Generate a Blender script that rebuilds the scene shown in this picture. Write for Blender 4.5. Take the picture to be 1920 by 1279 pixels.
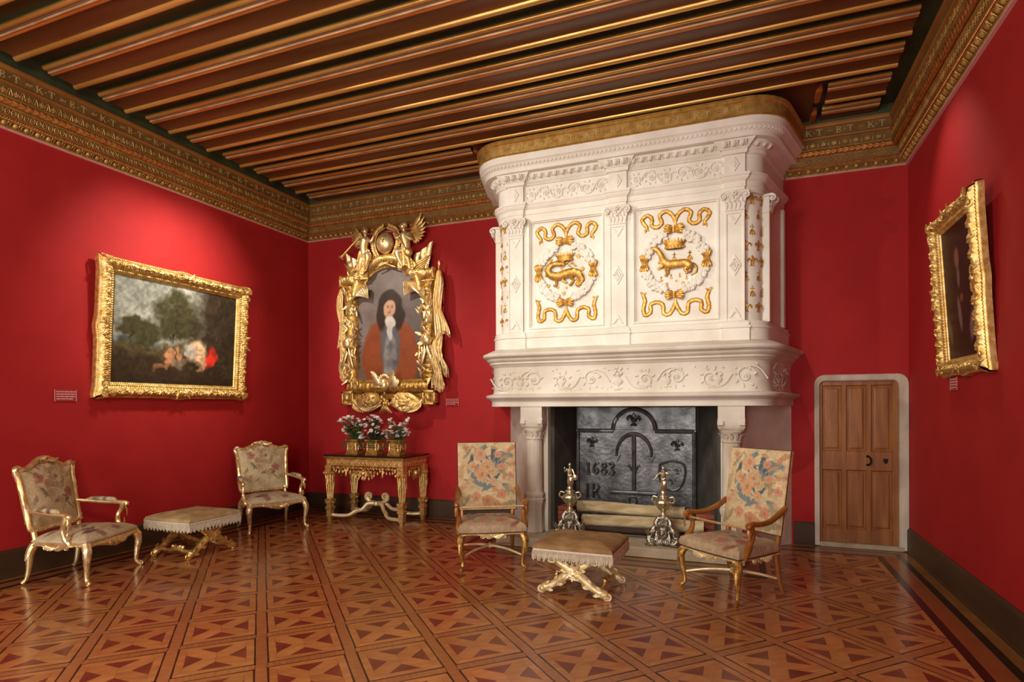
import bpy, math, random
import numpy as np
from mathutils import Matrix, Vector
random.seed(7); RNG = np.random.default_rng(11)
PI = math.pi
for _o in list(bpy.data.objects): bpy.data.objects.remove(_o)
SC = bpy.context.scene; COL = SC.collection

# ---------------------------------------------------------------- camera, world, light
H = 1.5                                   # eye height
F, CY, YAW, ROLL = 1115.686, 764.349, 0.37623, -0.003293
YB, XL, XR, ZC, YF = 7.188, -6.121, 1.547, 3.99, -2.4     # back wall, left wall, right wall, cornice bottom, front wall
cam = bpy.data.cameras.new('camera'); camo = bpy.data.objects.new('camera', cam); COL.objects.link(camo)
cam.sensor_width = 36; cam.sensor_fit = 'HORIZONTAL'; cam.lens = F/1920*36
cam.shift_y = (CY-639.5)/1920; cam.clip_start = .05
camo.location = (0, 0, H)
camo.rotation_euler = (Matrix.Rotation(YAW, 4, 'Z') @ Matrix.Rotation(PI/2, 4, 'X') @ Matrix.Rotation(ROLL, 4, 'Z')).to_euler()
SC.camera = camo
SC.view_settings.view_transform = 'Standard'; SC.view_settings.look = 'None'
SC.view_settings.gamma = 1; SC.view_settings.use_curve_mapping = False
SC.view_settings.exposure = 0.10
w = bpy.data.worlds.new('world'); SC.world = w; w.use_nodes = True
w.node_tree.nodes['Background'].inputs[0].default_value = (1, .86, .68, 1)
w.node_tree.nodes['Background'].inputs[1].default_value = .12
def lamp(name, kind, loc, target, energy, color=(1, .86, .68), **kw):
    l = bpy.data.lights.new(name, kind); l.energy = energy; l.color = color
    for k, v in kw.items(): setattr(l, k, v)
    o = bpy.data.objects.new(name, l); COL.objects.link(o); o.location = loc
    o.rotation_euler = (Vector(target)-Vector(loc)).to_track_quat('-Z', 'Y').to_euler()
    return o
WARM = (1, .91, .79)
# soft area fill added behind the camera, set at two made-up windows
for wx in (-4.3, -0.9):
    lamp('window_light', 'AREA', (wx, YF+.12, 2.0), (wx-.2, 6, 1.7), 150, (1, .97, .92), shape='RECTANGLE', size=1.5, size_y=2.7)
# picture spots fixed under the beams
def spot(loc, target, energy, ang, blend=.6, rad=.05, color=WARM):
    return lamp('spot_light', 'SPOT', loc, target, energy, color, spot_size=math.radians(ang), spot_blend=blend, shadow_soft_size=rad)
spot((-4.35, 4.55, 4.42), (-6.1, 4.60, 2.85), 270, 60, 1.0, .12)
spot((-4.35, 5.15, 4.42), (-6.1, 5.15, 2.85), 270, 60, 1.0, .12)
spot((-5.3, 4.9, 4.44), (-4.6, 7.1, 2.55), 260, 56, .9)
spot((-4.3, 3.3, 4.30), (-1.5, 6.3, 2.75), 270, 62, .9)
spot((-1.6, 2.6, 4.30), (-1.2, 6.3, 1.8), 260, 66, .9)
spot((0.62, 5.9, 4.44), (1.55, 5.7, 3.0), 60, 66, .9)
# ambient fill added high in the room's middle, no fixture, out of view
lamp('lantern_light', 'POINT', (-2.2, .6, 3.6), (0, 0, 0), 190, WARM, shadow_soft_size=.35)

# ---------------------------------------------------------------- helpers
def lin(h):
    if isinstance(h, str): c = [int(h[i:i+2], 16)/255 for i in (0, 2, 4)]
    else: c = [x/255 for x in h]
    return tuple(((x+.055)/1.055)**2.4 if x > .04045 else x/12.92 for x in c)
def lin_np(a):
    a = np.clip(np.asarray(a, float)/255, 0, 1)
    return np.where(a > .04045, ((a+.055)/1.055)**2.4, a/12.92)
def _hash(i, j, k):
    h = (i*374761393 + j*668265263 + k*2147483647) & 0xffffffff
    h = ((h ^ (h >> 13))*1274126177) & 0xffffffff
    return ((h ^ (h >> 16)) & 0xffff)/65535.0
def noise(p, s=1.0):                       # value noise 0..1
    p = np.asarray(p, float)*s; i = np.floor(p).astype(np.int64); f = p-i; f = f*f*(3-2*f); r = 0
    for dx in (0, 1):
        for dy in (0, 1):
            for dz in (0, 1):
                wt = (f[..., 0] if dx else 1-f[..., 0])*(f[..., 1] if dy else 1-f[..., 1])*(f[..., 2] if dz else 1-f[..., 2])
                r = r+wt*_hash(i[..., 0]+dx, i[..., 1]+dy, i[..., 2]+dz)
    return r
def n2(x, y, s=1.0, seed=0): return noise(np.stack([x, y, np.full_like(x, seed*7.31)], -1), s)
def fbm2(x, y, s=1.0, seed=0): return .55*n2(x, y, s, seed)+.3*n2(x, y, s*2.1, seed+1)+.15*n2(x, y, s*4.3, seed+2)
def carve2(x, y, s, seed=0):               # swirling carved relief 0..1 in metres
    wx = x+.6/s*(n2(x, y, s*.7, seed+3)-.5)*2; wy = y+.6/s*(n2(x, y, s*.7, seed+9)-.5)*2
    return np.abs(np.sin(wx*s*2.2+2*np.sin(wy*s*1.7)))*.6+.4*np.abs(np.sin(wy*s*2.9+1.5*np.sin(wx*s*2.1)))

class MB:
    def __init__(s): s.v = []; s.f = []; s.m = []; s.c = []; s.n = 0; s.M = None; s.mi = 0
    def at(s, M): s.M = M; return s
    def add(s, v, f, col=None):
        v = np.asarray(v, float).reshape(-1, 3)
        if s.M is not None:
            A = np.array(s.M); v = v@A[:3, :3].T+A[:3, 3]
        s.v.append(v); n = s.n
        s.f += [tuple(int(i)+n for i in q) for q in f]; s.m += [s.mi]*len(f)
        s.c.append(np.broadcast_to(np.asarray((1, 1, 1) if col is None else col, float), (len(v), 3)))
        s.n += len(v); return s
    def box(s, x0, x1, y0, y1, z0, z1, b=0):
        if b <= 0:
            v = [(x, y, z) for z in (z0, z1) for y in (y0, y1) for x in (x0, x1)]
            return s.add(v, [(0, 2, 3, 1), (4, 5, 7, 6), (0, 1, 5, 4), (2, 6, 7, 3), (0, 4, 6, 2), (1, 3, 7, 5)])
        pr = [(x0+b, y0), (x1-b, y0), (x1, y0+b), (x1, y1-b), (x1-b, y1), (x0+b, y1), (x0, y1-b), (x0, y0+b)]
        cx, cy = (x0+x1)/2, (y0+y1)/2
        def sh(k): return [(cx+(x-cx)*(1-2*k/(x1-x0)), cy+(y-cy)*(1-2*k/(y1-y0))) for x, y in pr]
        R = [(sh(b), z0), (pr, z0+b), (pr, z1-b), (sh(b), z1)]
        return s.loft([[(x, y, z) for x, y in p] for p, z in R])
    def loft(s, rings, caps=True, closed=True, col=None):
        R = np.asarray(rings, float); k, n = R.shape[:2]; f = []
        for i in range(k-1):
            for j in range(n if closed else n-1):
                a, b = i*n+j, i*n+(j+1) % n
                f.append((a, b, b+n, a+n))
        if caps: f.append(tuple(range(n-1, -1, -1))); f.append(tuple((k-1)*n+j for j in range(n)))
        return s.add(R.reshape(-1, 3), f, None if col is None else np.asarray(col).reshape(-1, 3))
    def prism(s, poly, z0, z1, bev=0):
        p = np.asarray(poly, float)
        rings = [np.c_[p, np.full(len(p), z0)], np.c_[p, np.full(len(p), z1-bev)]]
        if bev:
            c = p.mean(0); d = p-c; L = np.linalg.norm(d, axis=1, keepdims=True)
            rings.append(np.c_[c+d*np.maximum(.2, 1-bev/np.maximum(L, 1e-6)), np.full(len(p), z1)])
        return s.loft(rings)
    def tube(s, pts, r, n=8, caps=True, flat=1.0, up=(0, 0, 1), carve=0, cs=60):
        P = np.asarray(pts, float); k = len(P); r = np.broadcast_to(np.asarray(r, float), (k,))
        T = np.gradient(P, axis=0); T /= np.linalg.norm(T, axis=1, keepdims=True)+1e-9
        u = np.asarray(up, float)
        if abs(T[0]@u) > .95: u = np.array([1., 0, 0]) if abs(T[0][0]) < .9 else np.array([0, 1., 0])
        rings = []; a = np.linspace(0, 2*PI, n, endpoint=False)
        for i in range(k):
            u = u-T[i]*(u@T[i]); u /= np.linalg.norm(u)+1e-9; b = np.cross(T[i], u)
            rings.append(P[i]+r[i]*(np.cos(a)[:, None]*b+flat*np.sin(a)[:, None]*u))
        R = np.array(rings)
        if carve:
            d = R-P[:, None]; R = P[:, None]+d*(1+carve*(np.abs(np.sin(3*PI*noise(R, cs)))-.5))[..., None]
        return s.loft(R, caps)
    def lathe(s, prof, n=16, c=(0, 0, 0), a0=0, a1=2*PI, carve=0, cs=60, sx=1, sy=1):
        full = abs(a1-a0-2*PI) < 1e-6
        a = np.linspace(a0, a1, n, endpoint=not full)
        R = np.array([[(c[0]+sx*r*math.cos(t), c[1]+sy*r*math.sin(t), c[2]+z) for t in a] for r, z in prof])
        if carve:
            C = np.array([c[0], c[1], 0]); d = R-C; d[..., 2] = 0
            R = R+d*(carve*(np.abs(np.sin(3*PI*noise(R, cs)))-.5))[..., None]
        return s.loft(R, True, full)
    def ell(s, c, r, nu=8, nv=6, rot=None, carve=0, cs=60):
        r = np.broadcast_to(np.asarray(r, float), (3,))
        th = np.linspace(0, 2*PI, nu, endpoint=False); ph = np.linspace(-PI/2, PI/2, nv+1)[1:-1]
        v = [(0, 0, -1)]+[(math.cos(p)*math.cos(t), math.cos(p)*math.sin(t), math.sin(p)) for p in ph for t in th]+[(0, 0, 1)]
        v = np.array(v)
        if carve: v = v*(1+carve*(np.abs(np.sin(3*PI*noise(v*r+np.asarray(c), cs)))-.5))[:, None]
        v = v*r
        if rot is not None: v = v@np.array(rot)[:3, :3].T
        k = nv-1; f = [(0, 1+(j+1) % nu, 1+j) for j in range(nu)]
        for i in range(k-1):
            for j in range(nu):
                a, b = 1+i*nu+j, 1+i*nu+(j+1) % nu; f.append((a, b, b+nu, a+nu))
        t = 1+(k-1)*nu; e = len(v)-1
        f += [(t+j, t+(j+1) % nu, e) for j in range(nu)]
        return s.add(v+np.asarray(c), f)
    def grid(s, P, col=None, flip=False):
        P = np.asarray(P, float); k, n = P.shape[:2]
        f = [(i*n+j, i*n+j+1, (i+1)*n+j+1, (i+1)*n+j) for i in range(k-1) for j in range(n-1)]
        if flip: f = [q[::-1] for q in f]
        return s.add(P.reshape(-1, 3), f, None if col is None else np.asarray(col).reshape(-1, 3))
    def sweep(s, prof, path, caps=True):   # prof (a,b): a outward, b up; path (x,y,mx,my)
        R = [[(x+a*mx, y+a*my, b) for a, b in prof] for x, y, mx, my in path]
        R = np.array(R); k, n = R.shape[:2]
        f = [(i*n+j, (i+1)*n+j, (i+1)*n+j+1, i*n+j+1) for i in range(k-1) for j in range(n-1)]
        if caps: f += [tuple(range(n)), tuple((k-1)*n+j for j in range(n-1, -1, -1))]
        return s.add(R.reshape(-1, 3), f)
    def leaf(s, p, d, nrm, L, W, curl=.35, lift=.12, n=6, teeth=4):
        p = np.asarray(p, float); d = np.asarray(d, float); d = d/np.linalg.norm(d)
        nm = np.asarray(nrm, float); nm = nm-d*(nm@d); nm /= np.linalg.norm(nm)+1e-9; b = np.cross(nm, d)
        t = np.linspace(0, 1, n+1); rows = []
        for i, x in enumerate(t):
            wd = W*(math.sin(PI*min(1, x*.9+.12))**.7)*(1-.25*(i % 2))+.001
            z = L*(lift*math.sin(PI*x*.8)+curl*max(0, x-.6)**2*3)
            c = p+d*L*x*(1-.25*max(0, x-.7))+nm*z
            th = W*.35*(1-x*.6)
            rows.append([c-b*wd-nm*th*.3, c-b*wd*.5+nm*th*.7, c+nm*th*.25, c+b*wd*.5+nm*th*.7, c+b*wd-nm*th*.3, c-nm*th*.7])
        return s.loft(np.array(rows))
    def scroll(s, c, e1, e2, r, turns=1.4, th=.01, a0=0, sgn=1, n=22, nt=6, shrink=.12, eye=True):
        e1 = np.asarray(e1, float); e2 = np.asarray(e2, float); c = np.asarray(c, float)
        t = np.linspace(0, 1, n); a = a0+sgn*turns*2*PI*t; R = r*(shrink+(1-shrink)*(1-t))
        P = c+(R*np.cos(a))[:, None]*e1+(R*np.sin(a))[:, None]*e2
        s.tube(P, th*(1-.45*t), nt, up=np.cross(e1, e2))
        if eye: s.ell(c, th*1.25, 6, 4)
        return s
    def mesh(s, name, mats, smooth=True, angle=35, colors=False):
        me = bpy.data.meshes.new(name)
        V = np.concatenate(s.v) if s.v else np.zeros((0, 3))
        me.from_pydata(V.tolist(), [], s.f)
        for m in (mats if isinstance(mats, (list, tuple)) else [mats]): me.materials.append(MT[m])
        if isinstance(mats, (list, tuple)): me.polygons.foreach_set('material_index', s.m)
        if colors:
            ca = me.color_attributes.new('Col', 'FLOAT_COLOR', 'POINT')
            C = np.concatenate(s.c); ca.data.foreach_set('color', np.c_[C, np.ones(len(C))].ravel())
        if smooth:
            me.polygons.foreach_set('use_smooth', np.ones(len(me.polygons), bool))
            if angle < 180: me.set_sharp_from_angle(angle=math.radians(angle))
        me.update(); return me
    def build(s, name, mats, parent=None, M=None, **kw):
        return inst(name, s.mesh(name, mats, **kw), parent, M)
def inst(name, me, parent=None, M=None):
    o = bpy.data.objects.new(name, me); COL.objects.link(o)
    if parent is not None: o.parent = parent
    if M is not None: o.matrix_local = M
    return o
def tag(o, label=None, cat=None, group=None, kind=None):
    for k, v in (('label', label), ('category', cat), ('group', group), ('kind', kind)):
        if v: o[k] = v
    return o
def thing(name, label, cat, loc=(0, 0, 0), rz=0, group=None):
    o = bpy.data.objects.new(name, None); COL.objects.link(o); o.empty_display_size = .1
    o.location = loc; o.rotation_euler = (0, 0, rz); return tag(o, label, cat, group)
def struct(o): o['kind'] = 'structure'; return o
def T(x, y, z): return Matrix.Translation((x, y, z))
def Rz(a): return Matrix.Rotation(a, 4, 'Z')
def Rx(a): return Matrix.Rotation(a, 4, 'X')
def Ry(a): return Matrix.Rotation(a, 4, 'Y')
def frame(o, ex, ey, ez):                  # matrix from origin and three axes
    M = Matrix.Identity(4)
    for i, e in enumerate((ex, ey, ez)):
        for r in range(3): M[r][i] = e[r]
    for r in range(3): M[r][3] = o[r]
    return M
def spl(pts, n=24):                         # Catmull-Rom through points
    P = np.asarray(pts, float); P = np.vstack([2*P[0]-P[1], P, 2*P[-1]-P[-2]]); k = len(P)-3; out = []
    for t in np.linspace(0, k-1e-6, n):
        i = int(t); f = t-i; a, b, c, d = P[i:i+4]
        out.append(.5*((2*b)+(-a+c)*f+(2*a-5*b+4*c-d)*f*f+(-a+3*b-3*c+d)*f**3))
    return np.array(out)
def lerp_r(vals, n): return np.interp(np.linspace(0, 1, n), np.linspace(0, 1, len(vals)), vals)

# ---------------------------------------------------------------- materials
MT = {}
def mat(name, c1, c2=None, scale=6, rough=.5, metal=0, bump=0, bscale=60, stretch=(1, 1, 1), attr=False, coat=0, spec=.5, lo=.35, hi=.65, rnd=0, detail=4, r2=None):
    m = bpy.data.materials.new(name); m.use_nodes = True; MT[name] = m
    nt = m.node_tree; N = nt.nodes; L = nt.links; bs = N['Principled BSDF']
    bs.inputs['Roughness'].default_value = rough; bs.inputs['Metallic'].default_value = metal
    bs.inputs['Specular IOR Level'].default_value = spec; bs.inputs['Coat Weight'].default_value = coat
    bs.inputs['Coat Roughness'].default_value = .12
    tc = N.new('ShaderNodeTexCoord'); mp = N.new('ShaderNodeMapping'); L.new(tc.outputs['Object'], mp.inputs[0])
    mp.inputs['Scale'].default_value = stretch
    c1 = lin(c1); c2 = lin(c2) if c2 else c1
    nz = N.new('ShaderNodeTexNoise'); nz.inputs['Scale'].default_value = scale; nz.inputs['Detail'].default_value = detail
    L.new(mp.outputs[0], nz.inputs['Vector'])
    rp = N.new('ShaderNodeValToRGB'); rp.color_ramp.elements[0].position = lo; rp.color_ramp.elements[1].position = hi
    rp.color_ramp.elements[0].color = (*c1, 1); rp.color_ramp.elements[1].color = (*c2, 1); L.new(nz.outputs[0], rp.inputs[0])
    out = rp.outputs[0]
    def mixc(bt, b, fac=1.0):
        nonlocal out
        mx = N.new('ShaderNodeMix'); mx.data_type = 'RGBA'; mx.blend_type = bt; mx.inputs[0].default_value = fac
        L.new(out, mx.inputs[6]); L.new(b, mx.inputs[7]); out = mx.outputs[2]
    if attr:
        at = N.new('ShaderNodeAttribute'); at.attribute_name = 'Col'; mixc('MULTIPLY', at.outputs['Color'])
    if rnd:
        oi = N.new('ShaderNodeObjectInfo'); mr = N.new('ShaderNodeMapRange'); mr.inputs[3].default_value = 1-rnd; mr.inputs[4].default_value = 1+rnd
        L.new(oi.outputs['Random'], mr.inputs[0]); mixc('MULTIPLY', mr.outputs[0])
    L.new(out, bs.inputs['Base Color'])
    if r2 is not None:
        mr = N.new('ShaderNodeMapRange'); mr.inputs[3].default_value = rough; mr.inputs[4].default_value = r2
        L.new(nz.outputs[0], mr.inputs[0]); L.new(mr.outputs[0], bs.inputs['Roughness'])
    if bump:
        bn = N.new('ShaderNodeTexNoise'); bn.inputs['Scale'].default_value = bscale; bn.inputs['Detail'].default_value = 3; L.new(mp.outputs[0], bn.inputs['Vector'])
        bp = N.new('ShaderNodeBump'); bp.inputs['Strength'].default_value = bump; bp.inputs['Distance'].default_value = .01
        L.new(bn.outputs[0], bp.inputs['Height']); L.new(bp.outputs[0], bs.inputs['Normal'])
    return m
mat('red_fabric', 'a61f1f', '9e1c1c', 3, .7, bump=.06, bscale=260, spec=.28)
mat('plaster', '8c7a66', '83715d', 5, .8)
mat('stone', 'e8e6da', 'dcd8c8', 4, .75, bump=.1, bscale=45, spec=.3)
mat('stone_plain', 'dcd8ca', 'c6beac', 2.5, .8, bump=.2, bscale=40, spec=.25)
mat('stone_worn', 'd4ccba', 'aa9c88', 3.5, .8, bump=.25, bscale=30, spec=.25, stretch=(1, 1, .4))
mat('stone_joint', '8c8270', rough=.9)
mat('hearth_stone', 'b8ab8f', 'a2947a', 5, .75, bump=.2, bscale=40)
mat('gold', 'c99e4e', 'ecd08a', 22, .36, .8, bump=.15, bscale=120, r2=.5)
mat('gold_bright', 'dfbf78', 'f6e6b8', 18, .36, .78, bump=.1, bscale=120)
mat('gold_pale', 'efe0b4', 'e0c684', 16, .42, .45, bump=.1, bscale=120)
mat('gold_panel', 'a8772a', 'd8ac58', 30, .45, .6, bump=.2, bscale=90)
mat('gold_dark', 'a57a34', 'd2ab5e', 14, .42, .75, bump=.2, bscale=90)
mat('cornice_gold', 'bd9650', '9a7232', 9, .45, .45, bump=.3, bscale=60)
mat('cornice_brown', 'a87438', '8e5a24', 6, .45, .25, bump=.1, bscale=60, stretch=(.3, .3, 1))
mat('cornice_red', 'a05c2c', 'b8823c', 18, .45, .35)
mat('cornice_dark', '6c5028', '7e6030', 10, .55, .25)
mat('letter_gold', 'e2c88e', 'c8a664', 20, .4, .5)
mat('beam_brown', '623818', '4e2a10', 3, .42, 0, bump=.15, bscale=30, stretch=(.15, 1, 1))
mat('beam_orange', 'b86c2a', '9c5220', 4, .4, .15, bump=.1, bscale=40, stretch=(.15, 1, 1))
mat('beam_red', '98381c', '8a4420', 4, .42, 0, stretch=(.15, 1, 1))
mat('beam_gold', 'd0a254', 'b07c36', 5, .34, .5, bump=.15, bscale=40, stretch=(.2, 1, 1))
mat('beam_purple', '7c5c48', '644634', 5, .4, 0, stretch=(.15, 1, 1))
mat('beam_pink', 'cca878', 'a07850', 14, .4, .2, stretch=(.3, 1, 1))
mat('ceiling_green', '484a2c', '363a26', 3, .5, bump=.1, bscale=30, stretch=(.2, 1, 1))
mat('baseboard_wood', '4a3420', '3a2816', 3, .5, spec=.3, bump=.06, bscale=40, stretch=(.3, .3, 2))
mat('wood_light', 'ba8048', 'a86c3c', 7, .26, bump=.03, bscale=50, attr=True, coat=.25, rnd=.08, stretch=(1, 3, 1))
mat('wood_band', 'ac7040', '985e34', 7, .26, bump=.03, bscale=50, coat=.25, rnd=.12, stretch=(1, 6, 1))
mat('wood_dark', '6a2c20', '783a28', 8, .26, coat=.25, rnd=.15)
mat('wood_black', '2a1c18', '201510', 8, .3, coat=.2)
mat('wood_border', '96572e', '864a26', 5, .28, coat=.25, rnd=.06, stretch=(.6, .6, 1))
mat('wood_edge', '946430', '7e5224', 5, .3, coat=.2)
mat('door_oak', '9c6632', '845026', 6, .42, bump=.15, bscale=40, stretch=(3, 3, .35))
mat('door_oak_dark', '7a4a20', '683c18', 6, .45, bump=.15, bscale=40, stretch=(3, 3, .35))
mat('black_iron', '1c1a18', '262220', 10, .45, .6)
mat('cast_iron', '6a6a6a', '424243', 7, .24, .6, bump=.4, bscale=24, r2=.42)
mat('soot', '34332d', '46453c', 4, .85, bump=.2, bscale=20)
mat('bronze', 'b8b09c', '5c5446', 40, .3, .85, bump=.4, bscale=90)
mat('bronze_bright', 'ded4b4', 'a89c78', 36, .28, .85, bump=.2, bscale=90)
mat('bark', 'd6c8a0', 'a08a60', 12, .85, bump=1.0, bscale=34, stretch=(.25, 1, 1))
mat('log_end', '5a4630', '8a6c48', 20, .85)
mat('char', '2a1c16', '40281e', 8, .8)
mat('brick', '9a4c34', '86402c', 8, .85, bump=.3, bscale=40, rnd=.15)
mat('paint', 'ffffff', 'f4f4f4', 20, .42, attr=True, spec=.4, bump=.05, bscale=80)
mat('tapestry', 'ffffff', 'e9e5df', 60, .9, attr=True, bump=.25, bscale=260, spec=.15)
mat('velvet', 'bda77c', 'a18a5e', 9, .9, bump=.15, bscale=160, spec=.15, attr=True)
mat('velvet_brown', 'a3845a', '8a6c44', 8, .9, bump=.15, bscale=160, spec=.15, attr=True)
mat('fringe', 'd6cdb4', 'bfb394', 30, .9, spec=.2)
mat('braid', 'e2dccb', 'cfc6b0', 60, .85)
mat('nail', '6a4a2a', '584020', 10, .4, .7)
mat('chair_wood', 'a0662a', '84501c', 8, .34, .25, coat=.2, stretch=(1, 1, .5))
mat('marble_black', '1a1718', '2a2224', 6, .18, spec=.5)
mat('leaf_green', '4c6a34', '35522a', 20, .55)
mat('leaf_dark', '3a4c2a', '2a3c20', 20, .6)
mat('petal_white', 'f1ece4', 'e6ddd2', 20, .6)
mat('petal_pink', 'd08a80', 'b8605c', 20, .6)
mat('stem', '6c6a3c', rough=.7)
mat('acrylic', 'a02a2c', '962426', 4, .2, spec=.5)
mat('print_white', 'd8a8a4', rough=.6)
mat('nail_black', '15100c', rough=.6)
mat('gilt_band', 'c8a25a', 'ac843e', 16, .4, .55, bump=.2, bscale=60)

# ================================================================ THE ROOM
def wallbox(name, boxes, m):
    b = MB()
    for q in boxes: b.box(*q)
    return struct(b.build(name, m, smooth=False))
ZT = 4.70
wallbox('wall_left', [(XL-.2, XL, YF-.2, YB+.2, -.05, ZT)], 'red_fabric')
wallbox('wall_right', [(XR, XR+.2, YF-.2, YB+.2, -.05, ZT)], 'red_fabric')
DX0, DX1, DZ = .70, 1.50, 1.80
wallbox('wall_back', [(XL, DX0, YB, YB+.2, -.05, ZT), (DX1, XR, YB, YB+.2, -.05, ZT), (DX0, DX1, YB, YB+.2, DZ, ZT)], 'red_fabric')
WX = [(-5.05, -3.55), (-1.65, -.15)]
wallbox('wall_front', [(XL, WX[0][0], YF-.2, YF, -.05, ZT), (WX[0][1], WX[1][0], YF-.2, YF, -.05, ZT), (WX[1][1], XR, YF-.2, YF, -.05, ZT)] +
        [(a, b, YF-.2, YF, z0, z1) for a, b in WX for z0, z1 in ((-.05, .6), (3.4, ZT))], 'red_fabric')
for i, (a, b) in enumerate(WX):  # unseen windows, added to give the rear fill lights an opening
    m = MB()
    for x in (a, (a+b)/2-.03, b-.06): m.box(x, x+.06, YF-.12, YF-.06, .6, 3.4)
    for z in (.6, 1.3, 2.0, 2.7, 3.34): m.box(a, b, YF-.12, YF-.06, z, z+.06)
    o = struct(m.build('window_%d' % (i+1), 'door_oak', smooth=False))

# ---------------------------------------------------------------- floor: parquet panels set diagonally
flo = struct(MB().box(XL-.2, XR+.2, YF-.2, YB+.2, -.06, -.004).build('floor', 'wood_border', smooth=False))
HXL, HXR, HY = -2.56, -.19, 5.98
PATH = [(XL, YF), (XL, YB), (HXL, YB), (HXL, HY), (HXR, HY), (HXR, YB), (XR, YB), (XR, YF)]
def offs(d):
    out = []
    for i, p in enumerate(PATH):
        ds = []
        for a, b in ((i-1, i), (i, i+1)):
            if a >= 0 and b < len(PATH):
                e = np.array(PATH[b])-np.array(PATH[a]); e /= np.linalg.norm(e); ds.append(np.array([e[1], -e[0]]))
        n = ds[0] if len(ds) == 1 or abs(ds[0]@ds[1]) > .9 else ds[0]+ds[1]
        out.append(np.array(p)+d*n)
    return out
for d0, d1, m in ((0, .108, 'wood_edge'), (.108, .165, 'wood_black'), (.165, .29, 'wood_border'), (.29, .35, 'wood_black')):
    A, B = offs(d0), offs(d1)
    for i in range(len(PATH)-1):
        MB().prism([A[i], A[i+1], B[i+1], B[i]], -.004, 0).build('border_strip', m, flo, smooth=False)
FIELDS = [(XL+.35, XR-.35, -9, HY-.35), (XL+.35, HXL-.35, HY-.35, YB-.35), (HXR+.35, XR-.35, HY-.35, YB-.35)]
def clip(poly, R):
    x0, x1, y0, y1 = R
    for ax, lim, sg in ((0, x0, 1), (0, x1, -1), (1, y0, 1), (1, y1, -1)):
        out = []
        for i in range(len(poly)):
            a, b = poly[i-1], poly[i]; da, db = sg*(a[ax]-lim), sg*(b[ax]-lim)
            if (da >= 0) != (db >= 0):
                t = da/(da-db); out.append((a[0]+t*(b[0]-a[0]), a[1]+t*(b[1]-a[1])))
            if db >= 0: out.append(b)
        poly = out
        if len(poly) < 3: return []
    return poly
S2 = 2**.5
def g2w(i, j):                                 # parquet grid -> floor
    p = .035+.505*i+.006*j; q = 3.762+.012*i+.505*j
    return np.array([(p-q)/S2, (p+q)/S2])
def to_px(x, y):
    s, c = math.sin(YAW), math.cos(YAW); r = x*c+y*s; fw = -x*s+y*c
    return (9e9, 9e9, fw) if fw < .3 else (960+F*r/fw, CY+F*H/fw, fw)
PT, hb, bl, ha, kk = .505, .0325, .0085, .167, .071
ht = PT/2-hb-bl; g = .0006
def sym4(poly): 
    out = []; P = np.array(poly)
    for _ in range(4): out.append([tuple(v) for v in P]); P = np.c_[-P[:, 1], P[:, 0]]
    return out
ARMS = sym4([(g, g), (kk-g, g), (ha-g, ha-kk-g), (ha-g, ha-g), (ha-kk-g, ha-g), (g, kk-g)])
STRIPS = sym4([(ha+g, -ha), (ht, -ht+g), (ht, ht-g), (ha+g, ha)])
TRIS = sym4([(kk+g, 0), (ha-g, ha-kk-g), (ha-g, -ha+kk+g)])
LINES = sym4([(ht, -ht-bl*.5), (ht+bl, -ht-bl*.5), (ht+bl, ht+bl*.5), (ht, ht+bl*.5)])
ROT = np.array([g2w(1, 0)-g2w(0, 0), g2w(0, 1)-g2w(0, 0)]).T/PT
TONES = [(1, 1, 1), (1.1, 1.05, .98), (.9, .86, .82), (1.04, 1.06, 1.06), (.97, .9, .84)]
def full_panel():
    b = MB()
    for p in ARMS+STRIPS: b.add([(x, y, z) for z in (-.004, 0) for x, y in p], [tuple(range(len(p), 2*len(p)))]+[(k, (k+1) % len(p), len(p)+(k+1) % len(p), len(p)+k) for k in range(len(p))], random.choice(TONES))
    return b.mesh('parquet_panel', 'wood_light', smooth=False, colors=True)
PANELS = [full_panel() for _ in range(7)]
TRIM = MB().prism(TRIS[0], -.004, 0).mesh('dark_triangle', 'wood_dark', smooth=False)
BANDV = MB().box(-hb+g, hb-g, -PT/2, PT/2, -.004, 0).mesh('band_plank', 'wood_band', smooth=False)
BANDH = MB().box(-hb+g, hb-g, -PT/2+hb+g, PT/2-hb-g, -.004, 0).mesh('band_plank', 'wood_band', smooth=False)
M3 = lambda c, R, a=0: frame((c[0], c[1], 0), (*(R@np.array([math.cos(a), math.sin(a)])), 0), (*(R@np.array([-math.sin(a), math.cos(a)])), 0), (0, 0, 1))
def clip_all(poly): return [q for q in (clip(poly, R) for R in FIELDS) if len(q) > 2]
def inside(pts): return any(all(R[0] <= x <= R[1] and R[2] <= y <= R[3] for x, y in pts) for R in FIELDS)
cells = []
for i in range(-14, 22):
    for j in range(-16, 18):
        c = g2w(i+.5, j+.5); u, v, fw = to_px(*c)
        if fw < 1.7 or u < -420 or u > 2340 or v > 1560: continue
        if c[0] < XL+.05 or c[0] > XR-.05 or c[1] > YB-.05: continue
        cells.append((fw, i, j, c))
cells.sort(key=lambda q: q[0])
lines = MB(); far_tri = MB(); far_band = MB(); ntri = nband = 0
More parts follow.
